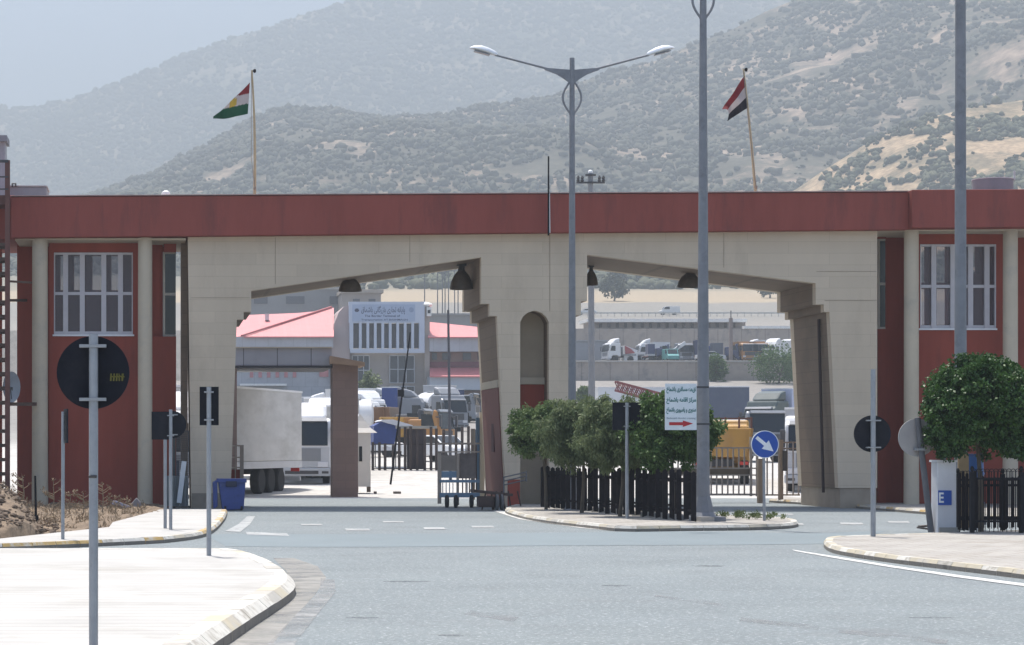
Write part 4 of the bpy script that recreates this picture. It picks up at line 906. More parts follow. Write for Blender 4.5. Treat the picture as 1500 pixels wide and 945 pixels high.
# mesh cage and corrugated sheets by the left pier
t = thing('mesh_cage','dark wire mesh cage beside the left beige pier','cage',(PX(262,69),69,.1))
b = MB()
for x in (254,276): b.bpx(x,x+1.2,632,700,69,69.03)
for y in (631,699): b.bpx(254,277,y,y+1.4,68.98,69.0)
b.build('cage_frame', dark_steel, t)
b = MB()
for i in range(16): b.bpx(255.4+i*1.3,255.8+i*1.3,633,698,69.02,69.03)
for i in range(24): b.bpx(255.4,275.8,634+i*2.7,634.5+i*2.7,69.032,69.04)
b.build('wire_mesh', dark_steel, t)
b = MB(); b.bpx(253,257,640,745,69.1,69.2); b.build('leg', dark_steel, t)
b = MB(); b.bpx(258.5,262.5,675,697,69.1,69.3); b.build('blue_can', mat('dull_blue',(.09,.10,.16),.6), t)
t = thing('corrugated_sheets','stack of grey corrugated sheets leaning on the left pier','sheets',(PX(258,68.4),68.4,.1))
b = MB(); n=44; pts=[(PX(240+36*i/n,68.4),68.4+.025*math.sin(i*2.0)) for i in range(n+1)]
b.prism(pts+[(p[0],p[1]+.03) for p in reversed(pts)],.1,PZ(697,68.4),'z'); b.build('sheet', mat('corrugated',(.23,.25,.26),.5,.15,3,metal=.4), t)
b = MB(); b.obox((PX(266,68.3),68.3,.8),(.14,.03,1.2),(0,R(7),0)); b.build('pale_strip', mat('pale_strip',(.5,.52,.54),.5), t)

# blue bin
Yb2 = 67.6; t = thing('rubbish_bin','blue wheeled rubbish bin with its lid hanging open','bin',(PX(338,Yb2),Yb2,0))
bl = mat('bin_blue',(.028,.055,.22),.5,.12,4,dirt=(.022,.04,.15),dscale=3)
z = lambda y: PZ(y,Yb2)
b = MB(); b.prism([(PX(326,Yb2),z(748)),(PX(357,Yb2),z(746)),(PX(360,Yb2),z(704)),(PX(320,Yb2),z(706))],Yb2,Yb2+.85); b.build('bin_body', bl, t, bevel=.03)
b = MB(); b.bpx(318,361.5,701.5,707,Yb2-.05,Yb2+.9); b.build('rim', bl, t, bevel=.01)
b = MB(); b.prism([(PX(313,Yb2),z(746)),(PX(319,Yb2),z(742)),(PX(318.5,Yb2),z(703)),(PX(312,Yb2),z(707))],Yb2+.05,Yb2+.8); b.build('lid', bl, t, bevel=.02)
b = MB(); b.bpx(331,347,705,713,Yb2-.08,Yb2-.051); b.build('dark_patch', mat('bin_grip',(.015,.02,.05),.6), t, bevel=.01)
for x,yy in ((330,.08),(354,.08),(330,.75),(354,.75)):
    b = MB(); b.lathe([(.09,-.03),(.09,.03)],(PX(x,Yb2),Yb2+yy,.09),16,'x'); b.box(PX(x,Yb2)-.05,PX(x,Yb2)+.05,Yb2+yy-.03,Yb2+yy+.03,.1,z(746)); b.build('wheel', rubber, t)

# rolling barrier leaves
tanp = mat('tan_post',(.36,.285,.225),.8,.15,3); bluep = mat('blue_grey_paint',(.17,.24,.31),.6,.15,4)
Yr = 72.6; t = thing('rolling_barrier','folded brown barrier rail behind the blue bin','barrier',(PX(349,Yr),Yr,0))
b = MB(); b.bpx(351.5,357,652,738,Yr,Yr+.12); b.build('post', tanp, t)
for y in (652,669,684): 
    b = MB(); b.bpx(339,351.4,y,y+2,Yr,Yr+.05); b.build('rail', tanp, t)
b = MB(); b.bpx(344,345.5,654,740,Yr+.02,Yr+.05); b.build('bar', tanp, t)
b = MB(); b.bpx(338,352,688,738,Yr+.1,Yr+.15); b.build('red_panel', redw, t)
Yc = 70.9; zb = 0
t = thing('rolling_barrier','wheeled brown and blue barrier gate left of the middle pier','barrier',(PX(672,Yc),Yc,0))
b = MB(); b.bpx(641.5,646.5,662,738,Yc,Yc+.12); b.build('post', tanp, t)
b = MB(); b.bpx(669,672.5,664,740,Yc,Yc+.1); b.build('post', tanp, t)
b = MB(); b.bpx(641,704,648.5,651,Yc+.6,Yc+.66); b.bpx(641,704,661,663,Yc,Yc+.05); b.build('top_rail', tanp, t)
b = MB(); b.bpx(646.7,668.8,667,690,Yc+.02,Yc+.05); b.build('brown_plate', mat('cart_plate',(.25,.20,.16),.8,.15), t)
b = MB(); b.bpx(646.7,668.8,690.2,700,Yc+.02,Yc+.05); b.build('grid_plate', bluep, t)
for x in (677,682,687,692,697): 
    b = MB(); b.bpx(x,x+1.6,652,722,Yc+.6,Yc+.65); b.build('bar', mat('rust_bar',(.13,.085,.07),.8), t)
MB().bpx(674,697,664,701,Yc+.1,Yc+.5).build('brown_load', mat('cart_load',(.19,.15,.13),.85,.25,3), t)
b = MB(); b.bpx(644,703,703,707,Yc-.05,Yc+.1); b.bpx(644,703,722,729,Yc-.05,Yc+.1); b.build('blue_frame', bluep, t)
b = MB()
for x in (648,653,658,663,684,690): b.bpx(x,x+1.2,707.2,721.8,Yc,Yc+.03)
b.build('bars', bluep, t)
for x in (655,668,691):
    b = MB(); b.lathe([(.16,-.05),(.19,-.03),(.19,.03),(.16,.05)],(PX(x,Yc-.1),Yc-.05,.19),18,'x'); b.build('wheel', rubber, t)
t = thing('gate_post','pale post with blue pipe against the stepped middle pier','post',(PX(702,74.6),74.6,0))
b = MB(); b.bpx(703,710,604,735,74.5,74.7); b.build('post_body', cream, t)
b = MB(); b.bpx(697.5,702.5,612,722,74.5,74.62); b.build('blue_pipe', mat('blue_pipe',(.10,.16,.22),.6), t)
b = MB(); b.bpx(690,696,628,732,74.8,74.9); b.build('thin_post', tanp, t)
# flatbed trolley with sloping side rail
Yk = 67.8; t = thing('hand_trolley','old rusty hand trolley with a sloping side rail by the middle pier','trolley',(PX(735,Yk),Yk,0))
b = MB(); b.obox((PX(722,Yk),Yk+.3,.50),(1.1,.9,.08),(0,R(6),0)); b.build('deck', mat('rust_dark',(.07,.045,.04),.85,.3,5), t)
b = MB()
for dz in (0,.11,.22): b.tube((PX(737,Yk),Yk,.72+dz),(PX(771,Yk),Yk,.87+dz),.018)
b.tube((PX(771,Yk),Yk,.82),(PX(771,Yk),Yk,1.12),.025); b.tube((PX(738,Yk),Yk,.5),(PX(738,Yk),Yk,.96),.02); b.build('side_rail', mat('rail_grey',(.12,.12,.13),.7), t)
for i,(x,x2) in enumerate([(712,706),(720,722),(728,724),(736,741),(746,750),(760,766)]):
    b = MB(); b.tube((PX(x,Yk),Yk+.05*i,.55),(PX(x2,Yk),Yk+.05*i,.02),.022); b.build('leg', mat('rust_dark',(.07,.045,.04)), t)
b = MB(); b.obox((PX(712,Yk),Yk+.1,.25),(.45,.5,.3)); b.build('crate', mat('rust_dark',(.07,.045,.04)), t, bevel=.02)
for x in (728,735):
    b = MB(); b.lathe([(.2,-.04),(.24,-.02),(.24,.02),(.2,.04)],(PX(x,Yk-.1),Yk-.1,.24),18,'x'); b.build('wheel', mat('pale_tyre',(.11,.11,.115),.8), t)

# right planter: white pillar with E plate, iron fence
Yp = 47.6; t = thing('planter_pillar','white plastered pillar with a blue plate at the end of the iron fence','pillar',(PX(1386,Yp),Yp,.12))
b = MB(); b.bpx(1373.5,1401,677,786,Yp,Yp+.4); b.build('pillar_body', mat('white_plaster',(.62,.62,.64),.85,.08,3,dirt=(.5,.5,.52)), t, bevel=.01)
b = MB(); b.bpx(1372,1402.5,674,677,Yp-.03,Yp+.43); b.build('cap', mat('white_plaster',(.62,.62,.64)), t)
b = MB(); b.bpx(1374.5,1394,718.5,740,Yp-.02,Yp-.002); b.build('plate', sb, t)
text('lettering','E',(PX(1378.5,Yp),Yp-.0225,PZ(729,Yp)),7/F*Yp,15/F*Yp,sw,t,.02)
b = MB(); b.box(PX(1375,Yp),PX(1404,Yp),Yp-.05,Yp+.5,.1,.2); b.build('foot', concrete, t)
def iron_fence(label, x0, x1, Y, ytop, n, ybot=783, z0=.12, hoop=True, rails=(.18,.85)):
    t = thing('iron_fence', label, 'fence', ((PX(x0,Y)+PX(x1,Y))/2,Y,z0)); b = MB(); zt = PZ(ytop,Y); X0,X1 = PX(x0,Y),PX(x1,Y); dx=(X1-X0)/n
    for i in range(n):
        x = X0+dx*i
        if hoop:
            b.path([(x,Y,z0+.02),(x,Y,zt-dx/2)]+[(x+dx*.5-dx*.5*math.cos(a),Y,zt-dx/2+dx*.5*math.sin(a)) for a in (.5,1.0,1.57,2.1,2.6)]+[(x+dx*.98,Y,zt-dx/2)],.0075,5)
        else: b.tube((x,Y,z0),(x,Y,zt),.014)
    b.build('bars', black_iron, t)
    for f in rails:
        r = MB(); r.box(X0,X1,Y-.02,Y+.02,z0+(zt-z0)*f-.02,z0+(zt-z0)*f+.02); r.build('rail', black_iron, t)
    for x in np.linspace(X0,X1,4):
        p = MB(); p.box(x-.035,x+.035,Y-.05,Y+.05,z0-.05,zt-.06); p.blob((x,Y,zt),(.04,.04,.06),1,jit=0); p.build('post', black_iron, t)
    return t
iron_fence('black hooped iron fence facing the road in the right planter',1424,1640,46.8,687,34)
iron_fence('dense black iron fence behind the white pillar',1403,1600,48.6,690,44)
palisade('planter_fence','dark slatted side fence running back from the white pillar',(PX(1405,47.4),47.4),(PX(1428,46.9),46.9),5,.052,.03,1.2,.13,fm)
palisade('planter_fence','dark slatted screen close behind the hooped iron fence',(PX(1404,48.2),48.2),(PX(1660,48.2),48.2),30,.06,.03,1.08,.13,fm)  # extra slats put in to stand for the dense shadow among the bars
# things behind the iron fence
t = thing('barrel','blue plastic barrel behind the iron fence under the round tree','barrel',(PX(1425,49.4),49.4,.12))
b = MB(); b.lathe([(.19,0),(.22,.06),(.22,.5),(.235,.53),(.22,.56),(.22,1.1),(.235,1.13),(.22,1.16),(.2,1.5)],(0,0,0),20); b.build('barrel_body', mat('barrel_blue',(.03,.10,.28),.5), t, smooth=True, local=True)
b = MB(); b.lathe([(.21,1.5),(.21,1.54)],(0,0,0),20); b.build('lid', mat('barrel_lid',(.03,.07,.2),.5), t, local=True)
t = thing('wooden_board','tan wooden board leaning behind the iron fence','board',(PX(1412,49.2),49.2,.12)); b = MB(); b.obox((PX(1411,49.2),49.2,.9),(.22,.04,1.55),(R(-6),R(2),0)); b.build('board_body', mat('tan_board',(.36,.25,.13),.8,.2), t)
# ------------------------------------------------------------------ canopy, booth and fence just behind the gate
Yv = 86.0; t = thing('entry_canopy','grey fascia canopy carried by a broad brown pillar behind the left opening','canopy',(PX(506,Yv),Yv,0))
MB().bpx(487.5,524.5,531,729,Yv,Yv+1.2).build('pillar', panel_mat('brown_tile',(.235,.16,.13),.6,.3,.008,(.85,.85,.85),dirt=(.20,.135,.11)), t)
b = MB(); b.prism([(PX(483,Yv),PZ(533,Yv)),(PX(533,Yv),PZ(537,Yv)),(PX(533,Yv),PZ(531,Yv)),(PX(483,Yv),PZ(522,Yv))],Yv-.4,Yv+1.6); b.build('pillar_cap', mat('tan_cap',(.30,.20,.13),.8,.15,2), t)
b = MB(); b.bpx(300,486,510,535.5,Yv+.2,Yv+5); b.build('fascia', panel_mat('fascia_panels',(.34,.34,.355),1.22,3,.02,(.4,.4,.4),dirt=(.29,.29,.3)), t)
b = MB(); b.bpx(300,486,508,510,Yv+.1,Yv+5.1); b.build('top_trim', mat('tan_trim',(.42,.36,.28),.7), t)
b = MB(); b.bpx(300,487,535.6,539,Yv+.15,Yv+5); b.build('dark_edge', mat('dark_edge',(.03,.03,.035),.6), t)
MB().bpx(322,347,538,735,Yv+.4,Yv+1.4).build('pillar', MATS['brown_tile'], t)
Yg = 92; t = thing('guard_booth','small white guard booth with flared pyramid roof','booth',(PX(532,Yg),Yg,T(Yg)))
wb = mat('booth_white',(.60,.57,.52),.8,.08,2,dirt=(.48,.45,.4))
b = MB(); b.bpx(515,543,634,713,Yg,Yg+.9); b.build('booth_body', wb, t)
cx,cw = PX(529,Yg),.62; b = MB()
prof=[(cw,PZ(634,Yg)),(cw*.62,PZ(627,Yg)),(cw*.3,PZ(617,Yg)),(.03,PZ(607,Yg))]
vs=[(cx+s[0]*r_,Yg+.45+s[1]*r_*.8,zz) for r_,zz in prof for s in ((-1,-1),(1,-1),(1,1),(-1,1))]
b.add(vs,[(i*4+j,i*4+(j+1)%4,(i+1)*4+(j+1)%4,(i+1)*4+j) for i in range(3) for j in range(4)]+[(3,2,1,0),(12,13,14,15)]); b.build('roof', wb, t)
b = MB(); b.bpx(526,530.5,654,676,Yg-.02,Yg-.003); b.build('window', dark_glass, t)
for x in (520,538): MB().bpx(x,x+5,713.2,721,Yg+.1,Yg+.4).build('leg', mat('booth_leg',(.18,.13,.09),.8), t)
for (x,y,w,h,l) in ((550,716,4,3.6,'small brown box on the ground beside the guard booth'),(582,716,11,3.5,'broken grey kerb block lying on the gravel')):
    q = thing('concrete_block',l,'block',(PX(x,Yg),Yg,T(Yg))); b = MB(); b.box(PX(x-w/2,Yg),PX(x+w/2,Yg),Yg,Yg+.2,T(Yg)-.02,T(Yg)+h/F*Yg); b.build('block_body', wood_grey, q, bevel=.01)
# bar fence in the left opening
Yf = 114; zf = T(Yf); t = thing('bar_fence','brown iron bar fence across the yard behind the left opening','fence',(PX(620,Yf),Yf,zf))
b = MB(); rr = random.Random(4)
for i in range(17): x = 545+i*9.3+rr.uniform(-1.5,1.5); b.bpx(x,x+3.9,(650 if x<578 else 627)+rr.uniform(-3,3),689,Yf,Yf+.08)
b.build('bars', mat('fence_brown',(.055,.04,.036),.8,.3,3), t)
for y in (650,686):
    b = MB(); b.bpx(545,700,y,y+1.6,Yf+.09,Yf+.14); b.build('rail', MATS['fence_brown'], t)
b = MB(); b.bpx(580,640,624,628,Yf+.15,Yf+.3); b.build('top_plank', mat('pale_plank',(.4,.38,.33),.8), t)
MB().bpx(596,622,628.5,686,Yf+.3,Yf+.36).build('sheet_panel', mat('fence_sheet',(.085,.07,.075),.8,.3,2), t)
t = thing('market_stall','blue tarpaulin stall behind the bar fence','stall',(PX(566,118),118,T(118)))
b = MB(); b.prism([(PX(547,118),PZ(652,118)),(PX(578,118),PZ(650,118)),(PX(582,118),PZ(623,118)),(PX(560,118),PZ(617,118)),(PX(548,118),PZ(624,118))],118,120.5); b.build('tarpaulin', mat('tarp_blue',(.035,.06,.19),.7,.2,2), t)
b = MB(); b.prism([(PX(556,118),PZ(617,118)),(PX(582,118),PZ(624,118)),(PX(604,118),PZ(626,118)),(PX(604,118),PZ(623,118)),(PX(575,118),PZ(614.5,118)),(PX(560,118),PZ(615,118))],117.8,121); b.build('awning', mat('awning_white',(.6,.6,.62),.7,.1,2), t)
for x in (549,579,601): MB().bpx(x,x+1.5,625,686,118.2,118.25).build('pole', dark_steel, t)
b = MB(); b.bpx(562,580,655,660,118,119); b.build('table_top', mat('awning_white',(.6,.6,.62)), t)
Yr2 = 100; t = thing('barrier_arm','raised thin black barrier arm leaning over the yard','barrier',(PX(574,Yr2),Yr2,T(Yr2)))
b = MB(); b.tube((PX(572,Yr2),Yr2,T(Yr2)),(PX(601,Yr2),Yr2,PZ(487,Yr2)),.045,.03); b.build('arm', black_iron, t)
b = MB(); b.bpx(583,592,571,581,Yr2-.06,Yr2+.08); b.build('counterweight', black_iron, t)
t = thing('steel_pole','thin dark steel pole standing in the yard near the middle pier','pole',(PX(660,104),104,T(104)))
b = MB(); b.tube((PX(660,104),104,T(104)),(PX(656.5,104),104,PZ(454,104)),.07,.05); b.build('shaft', mat('pole_dark',(.08,.08,.09),.7), t)
b = MB(); b.lathe([(.16,0),(.16,.03)],(PX(660,104),104,T(104)),10); b.build('base_plate', dark_steel, t)

# railing in the right opening
Yq2 = 77.2; gr = mat('pale_railing',(.33,.30,.28),.7,.12,4); t = thing('steel_railing','pale steel railing with two tiers of bars in the right opening','railing',(PX(1090,Yq2),Yq2,0))
b = MB()
for i in range(17): x = 960+i*8.1; b.bpx(x,x+2,657,685,Yq2,Yq2+.04); b.bpx(x,x+2,697,723,Yq2,Yq2+.04)
b.build('bars', gr, t)
for y0_,y1_ in ((655,657.3),(685,687),(695,697),(723,726)):
    MB().bpx(955,1110,y0_,y1_,Yq2-.02,Yq2+.05).build('rail', gr, t)
for x in (1099,1108): MB().bpx(x,x+3,640,727,Yq2-.03,Yq2+.06).build('post', gr, t)
MB().bpx(958,1098,687.1,694.9,Yq2+.06,Yq2+.1).build('kick_plate', mat('brown_plate',(.16,.13,.10),.8,.15), t)
t = thing('gate_leaf','tall open bar gate leaf with tan posts next to the right pier','gate',(PX(1140,Yq2),Yq2-.6,0))
for x,y,w in ((1111,672,9),(1142,644,5.5)): MB().bpx(x,x+w,y,736 if x>1120 else 738,Yq2-.7,Yq2-.5).build('post', mat('tan_gate_post',(.26,.205,.155),.8,.12,3), t)
b = MB()
for x in (1123,1131,1152,1161,1169): b.bpx(x,x+2,648,724,Yq2-.6,Yq2-.56)
b.build('bars', gr, t)
for y in (647,656,724): MB().bpx(1120,1172,y,y+2.2,Yq2-.55,Yq2-.5).build('rail', mat('tan_gate_post',(.26,.205,.155)), t)
MB().bpx(1147,1153,660,690,Yq2-.75,Yq2-.62).build('lock_box', dark_steel, t)

# ------------------------------------------------------------------ terminal
Yt2 = 300.; zt0 = T(Yt2)
bp = lambda mb,x0,x1,y0,y1,d0=0.,d1=1.: mb.bpx(x0,x1,y0,y1,Yt2+d0,Yt2+d1)
tan_w = mat('terminal_tan',(.34,.30,.265),.85,.08,.3,dirt=(.30,.265,.235),dscale=.2)
pnk = panel_mat('pink_roof',(.60,.20,.20),.5,30,.03,(.9,.9,.9),axes='xy',var=.06,rough=.6)
greyp = panel_mat('grey_cladding',(.44,.45,.48),1.6,2.2,.04,(.8,.8,.8),dirt=(.38,.39,.42))
sign_bl = mat('sign_pale_blue',(.36,.43,.56),.6,.06,.6)
t = thing('terminal_building','border terminal hall with white slotted sign portal and pink metal roofs','building',(PX(560,Yt2),Yt2+6,zt0))
b = MB(); bp(b,513,622,517,596,1.2,14); b.build('portal_wall', tan_w, t)
b = MB(); b.prism([(PX(513,Yt2),PZ(447,Yt2)),(PX(505,Yt2),PZ(448,Yt2)),(PX(497,Yt2),PZ(457,Yt2)),(PX(490,Yt2),PZ(474,Yt2)),(PX(486.5,Yt2),PZ(498,Yt2)),(PX(485,Yt2),PZ(598,Yt2)),(PX(513,Yt2),PZ(598,Yt2))],Yt2+.5,Yt2+14); b.build('curved_wall', mat('pinkish_wall',(.40,.335,.32),.85,.07,.3), t)
b = MB(); bp(b,622.2,629.5,444,598,.2,14); b.build('side_pillar', tan_w, t)
b = MB(); b.blob((PX(624,Yt2),Yt2+1,PZ(446,Yt2)),(.9,1.2,.38),3,jit=.05); b.build('roof_dome', white_paint, t, smooth=True)
b = MB(); bp(b,625.5,632,450,463,-.4,.15); b.build('vent_box', white_paint, t)
b = MB(); bp(b,626.5,630.5,454,459,-.45,-.405); b.build('vent_grille', dark_steel, t)
f = MB(); bp(f,511,622,442,473,0,.9); bp(f,513,622,511,517,0,.9); bp(f,512,517.5,473,511,0,.9); bp(f,614,622,473,511,0,.9)
for i in range(8): x = 526+i*10.95; bp(f,x,x+3.9,473,511,0,.6)
sp = f.build('sign_portal', mat('portal_white',(.50,.55,.64),.6,.06,.6), t)
b = MB(); bp(b,517,614,474,510,.7,.95); b.build('slot_backing', mat('slot_grey',(.115,.11,.11),.8,.1,.5), sp)
b = MB(); bp(b,516,608,446,471,-.05,-.003); b.build('sign_face', sign_bl, sp)
dkl = mat('dark_lettering',(.035,.04,.09),.6,.05,1)
text('lettering', shape_ar('پایانه تجاری بازرگانی باشماق'),(PX(561,Yt2),Yt2-.0525,PZ(454.5,Yt2)),64/F*Yt2,13/F*Yt2,dkl,sp,.012)
text('lettering','The Border Terminal of',(PX(560,Yt2),Yt2-.0525,PZ(462.8,Yt2)),52/F*Yt2,3.3/F*Yt2,dkl,sp,.02)
text('lettering','Transportation AT.BASHMAGH',(PX(563,Yt2),Yt2-.0525,PZ(468.8,Yt2)),68/F*Yt2,3.3/F*Yt2,dkl,sp,.02)
b = MB(); bp(b,520.5,525,452,457,-.06,-.0505); bp(b,519.5,526,453.5,456,-.07,-.0605); b.build('emblem', dkl, sp)
b = MB(); b.lathe([(.32,-.006),(.32,.006)],(PX(602.5,Yt2),Yt2-.058,PZ(454,Yt2)),16,'y'); b.build('emblem', mat('faded_emblem',(.26,.32,.45),.6), sp)
gl = mat('door_glass',(.06,.065,.075),.15,.2,.5); wfr = mat('door_frame',(.50,.51,.53),.5,.05,1)
def glazing(x0,x1,y0,y1,nx,ny,d=1.1):
    f = MB(); 
    for i in range(nx+1): x=x0+(x1-x0)*i/nx; bp(f,x-.5,x+.5,y0,y1,d-.12,d+.02)
    for j in range(ny+1): y=y0+(y1-y0)*j/ny; bp(f,x0,x1,y-.5,y+.5,d-.10,d+.01)
    w = f.build('window', wfr, t); g = MB(); bp(g,x0,x1,y0,y1,d+.03,d+.06); g.build('pane', gl, w)
glazing(571,607,521,561,3,2); glazing(571,607,566,590,3,1); glazing(516,541,521,585,3,3)
# left hall
zE, zR = PZ(494,Yt2), PZ(452,Yt2)
b = MB(); xl,xr,xtop = PX(357,Yt2-2),PX(489,Yt2-2),PX(496,Yt2+8)
def roofprism(mb,pts,th=.15): 
    n=len(pts); mb.add([tuple(p) for p in pts]+[(p[0],p[1],p[2]-th) for p in pts],[tuple(range(n)),tuple(range(2*n-1,n-1,-1))]+[(i,(i+1)%n,(i+1)%n+n,i+n) for i in range(n)])
roofprism(b,[(xl,Yt2-2,PZ(493,Yt2-2)),(xr,Yt2-2,PZ(493,Yt2-2)),(PX(489,Yt2+9),Yt2+9,PZ(451.0,Yt2+9)),(PX(484,Yt2+9),Yt2+9,PZ(451.0,Yt2+9))])
b.build('roof', pnk, t)
b = MB(); b.beam((PX(354,Yt2-2),Yt2-2.1,PZ(493,Yt2-2)+.1),(PX(485,Yt2+9),Yt2+9,PZ(451,Yt2+9)+.1),.35,.2); b.build('hip_cap', mat('hip_cap',(.42,.13,.13),.7), t)
b = MB(); roofprism(b,[(PX(300,Yt2+1),Yt2+1,PZ(500,Yt2+1)),(PX(372,Yt2+1),Yt2+1,PZ(490,Yt2+1)),(PX(478,Yt2+12),Yt2+12,PZ(454.5,Yt2+12)),(PX(437,Yt2+14),Yt2+14,PZ(458.5,Yt2+14)),(PX(300,Yt2+14),Yt2+14,PZ(464,Yt2+14))]); rf = b.build('roof', pnk, t)
b = MB(); bp(b,388.5,394,461,469,9,10); bp(b,388,394.5,459.5,461,8.9,10.1); b.build('chimney', mat('vent_pale',(.6,.6,.6),.6), rf)
b = MB(); bp(b,300,488,493.5,509,-1.5,1); b.build('fascia', greyp, t)
b = MB(); bp(b,300,487,509,600,1.2,12); b.build('hall_wall', greyp, t)
for i in range(6):
    b = MB(); bp(b,366+i*12.6,371+i*12.6,541,553,1.0,1.19); b.build('window', mat('pink_panel',(.50,.21,.22),.6,.08,1), t)
b = MB(); bp(b,468,481,541,552,.9,1.19); b.build('window', mat('pink_panel',(.50,.21,.22)), t)
b = MB(); bp(b,352,420,562,565,-.5,1.19); b.build('awning', white_paint, t)
# right hall
b = MB(); roofprism(b,[(PX(627,Yt2-1),Yt2-1,PZ(493.5,Yt2-1)),(PX(760,Yt2-1),Yt2-1,PZ(493.5,Yt2-1)),(PX(760,Yt2+9),Yt2+9,PZ(485,Yt2+9)),(PX(627,Yt2+9),Yt2+9,PZ(471.5,Yt2+9))]); b.build('roof', pnk, t)
b = MB(); bp(b,629.6,760,494.5,515,-.5,1); b.build('fascia', greyp, t)
b = MB(); bp(b,629.6,760,515.1,598,.9,12); b.build('hall_wall', mat('brick_brown',(.25,.16,.13),.85,.15,.6), t)
for x0,x1 in ((633,640),(648,660),(678,690),(700,712)):
    b = MB(); bp(b,x0,x1,517,527,.7,.89); b.build('window', gl, t)
b = MB(); roofprism(b,[(PX(629.6,Yt2-3),Yt2-3,PZ(551,Yt2-3)),(PX(760,Yt2-3),Yt2-3,PZ(551,Yt2-3)),(PX(760,Yt2+.8),Yt2+.8,PZ(538,Yt2+.8)),(PX(629.6,Yt2+.8),Yt2+.8,PZ(538,Yt2+.8))]); b.build('canopy_roof', pnk, t)
b = MB(); bp(b,629.6,760,530,537.5,.6,.89); b.build('dark_band', mat('dark_red_band',(.17,.06,.07),.8), t)
b = MB(); bp(b,629.6,760,551.5,571,-2.6,.8); b.build('canopy_fascia', mat('fascia_blue_grey',(.40,.44,.49),.7,.06,.5), t)

# concrete buildings behind the terminal
conc2 = mat('raw_concrete',(.27,.265,.26),.9,.12,.3,dirt=(.22,.215,.21),dscale=.15)
Yh = 440.; t = thing('concrete_building','long grey concrete building behind the pink roofed hall','building',(PX(430,Yh),Yh,T(Yh)))
b = MB(); b.bpx(280,500,424,500,Yh,Yh+20); b.build('wall', conc2, t)
b = MB(); b.bpx(470,512,421,424,Yh-.5,Yh+20); b.build('roof_slab', mat('pale_slab',(.36,.35,.33),.9), t)
for x0,x1 in ((419,446),(483,495),(372,392)): MB().bpx(x0,x1,434,445,Yh-.2,Yh-.01).build('window', mat('dark_window',(.10,.10,.11),.6), t)  # windows in one even dark grey
t = thing('concrete_building','lower concrete block with projecting roof edge behind the sign portal','building',(PX(535,430),430,T(430)))
b = MB(); b.bpx(501,558,429,500,430,445); b.build('wall', mat('warm_concrete',(.34,.30,.27),.9,.1,.3), t)
b = MB(); b.bpx(499,562,424,429,429.3,446); b.build('roof_slab', mat('warm_slab',(.38,.33,.28),.9), t)
for x in (517,540): MB().bpx(x,x+10,438,446,429.8,429.99).build('window', mat('dark_window',(.10,.10,.11)), t)
t = thing('unfinished_building','grey unfinished building with bare reinforcing bars on top','building',(PX(670,425),425,T(425)))
b = MB(); b.bpx(622,715,462,520,425,440); b.build('wall', conc2, t)
b = MB(); b.bpx(620,716,459,462,424.5,440.5); b.build('roof_slab', conc2, t)
for x,y in ((622,378),(641,396),(648,400),(652,398),(657,396),(666,388),(671,390)):
    MB().tube((PX(x,427),427,PZ(460,427)),(PX(x,427),427,PZ(y,427)),.10,.08,6).build('rebar', mat('rebar_grey',(.14,.14,.15),.8), t)
# retaining walls on the right terraces
wt = panel_mat('retaining_wall',(.37,.315,.27),4.2,9,.10,(.7,.7,.7),var=.1,dirt=(.24,.22,.2))
t = thing('retaining_wall','lower tan concrete retaining wall below the parked lorries','wall',(PX(1000,350),350.6,T(350)))
MB().bpx(820,1240,530.5,565,350.6,351.6).build('wall_body', wt, t); MB().bpx(820,1240,528.6,530.4,350.4,351.9).build('coping', mat('pale_coping',(.42,.4,.37),.85), t)
t = thing('retaining_wall','upper panelled retaining wall with white coping above the lorries','wall',(PX(1000,424),424.2,T(424)))
MB().bpx(820,1240,481.5,545,424.2,425.2).build('wall_body', wt, t); MB().bpx(1090,1240,477.5,481.4,424.0,425.6).build('coping', white_paint, t)
t = thing('storage_shed','long low shed with white roof and dark bays on the upper wall','shed',(PX(980,428),428,T(428)))
b = MB(); b.bpx(862,1092,472,490,429,434); b.build('back_wall', mat('shed_wall',(.36,.31,.28),.9,.1,.5), t)
b = MB(); b.bpx(860,1094,467,471.8,426.5,435); b.build('roof', white_paint, t)
for i in range(17): MB().bpx(878+i*12.2,882+i*12.2,473,480,428.8,428.99).build('bay_opening', mat('bay_dark',(.10,.08,.07),.8), t)
t = thing('wall_block','grey blank walled store at the left end of the lorry terrace','store',(PX(850,372),372,T(372)))
MB().bpx(815,890,500,545,372,378).build('wall', mat('store_grey',(.26,.27,.29),.9,.08,.4), t); MB().bpx(814,891,498.4,500,371.8,378.2).build('parapet', mat('store_cap',(.3,.31,.33),.9), t)
t = thing('guard_rail','long pale roadside guard rail crossing the hillside','guard rail',(PX(1000,548),548,T(548)))
MB().bpx(838,1240,457.5,459.5,548,548.2).build('rail', mat('rail_pale',(.5,.49,.46),.7), t)
for i in range(40): x=840+i*10; MB().bpx(x,x+.8,457.5,464,548.25,548.4).build('post', MATS['rail_pale'], t)
for x,yt in ((1072,455),(1053,462)): 
    pass
t = thing('slim_post','slim brown post standing on the lorry terrace','post',(PX(1071,358),358,T(358)))
MB().bpx(1068.5,1073.5,466,560,357.8,358.2).build('shaft', mat('post_brown',(.24,.19,.17),.8), t); MB().bpx(1070.4,1071.4,455,466,357.9,358.1).build('spike', dark_steel, t)

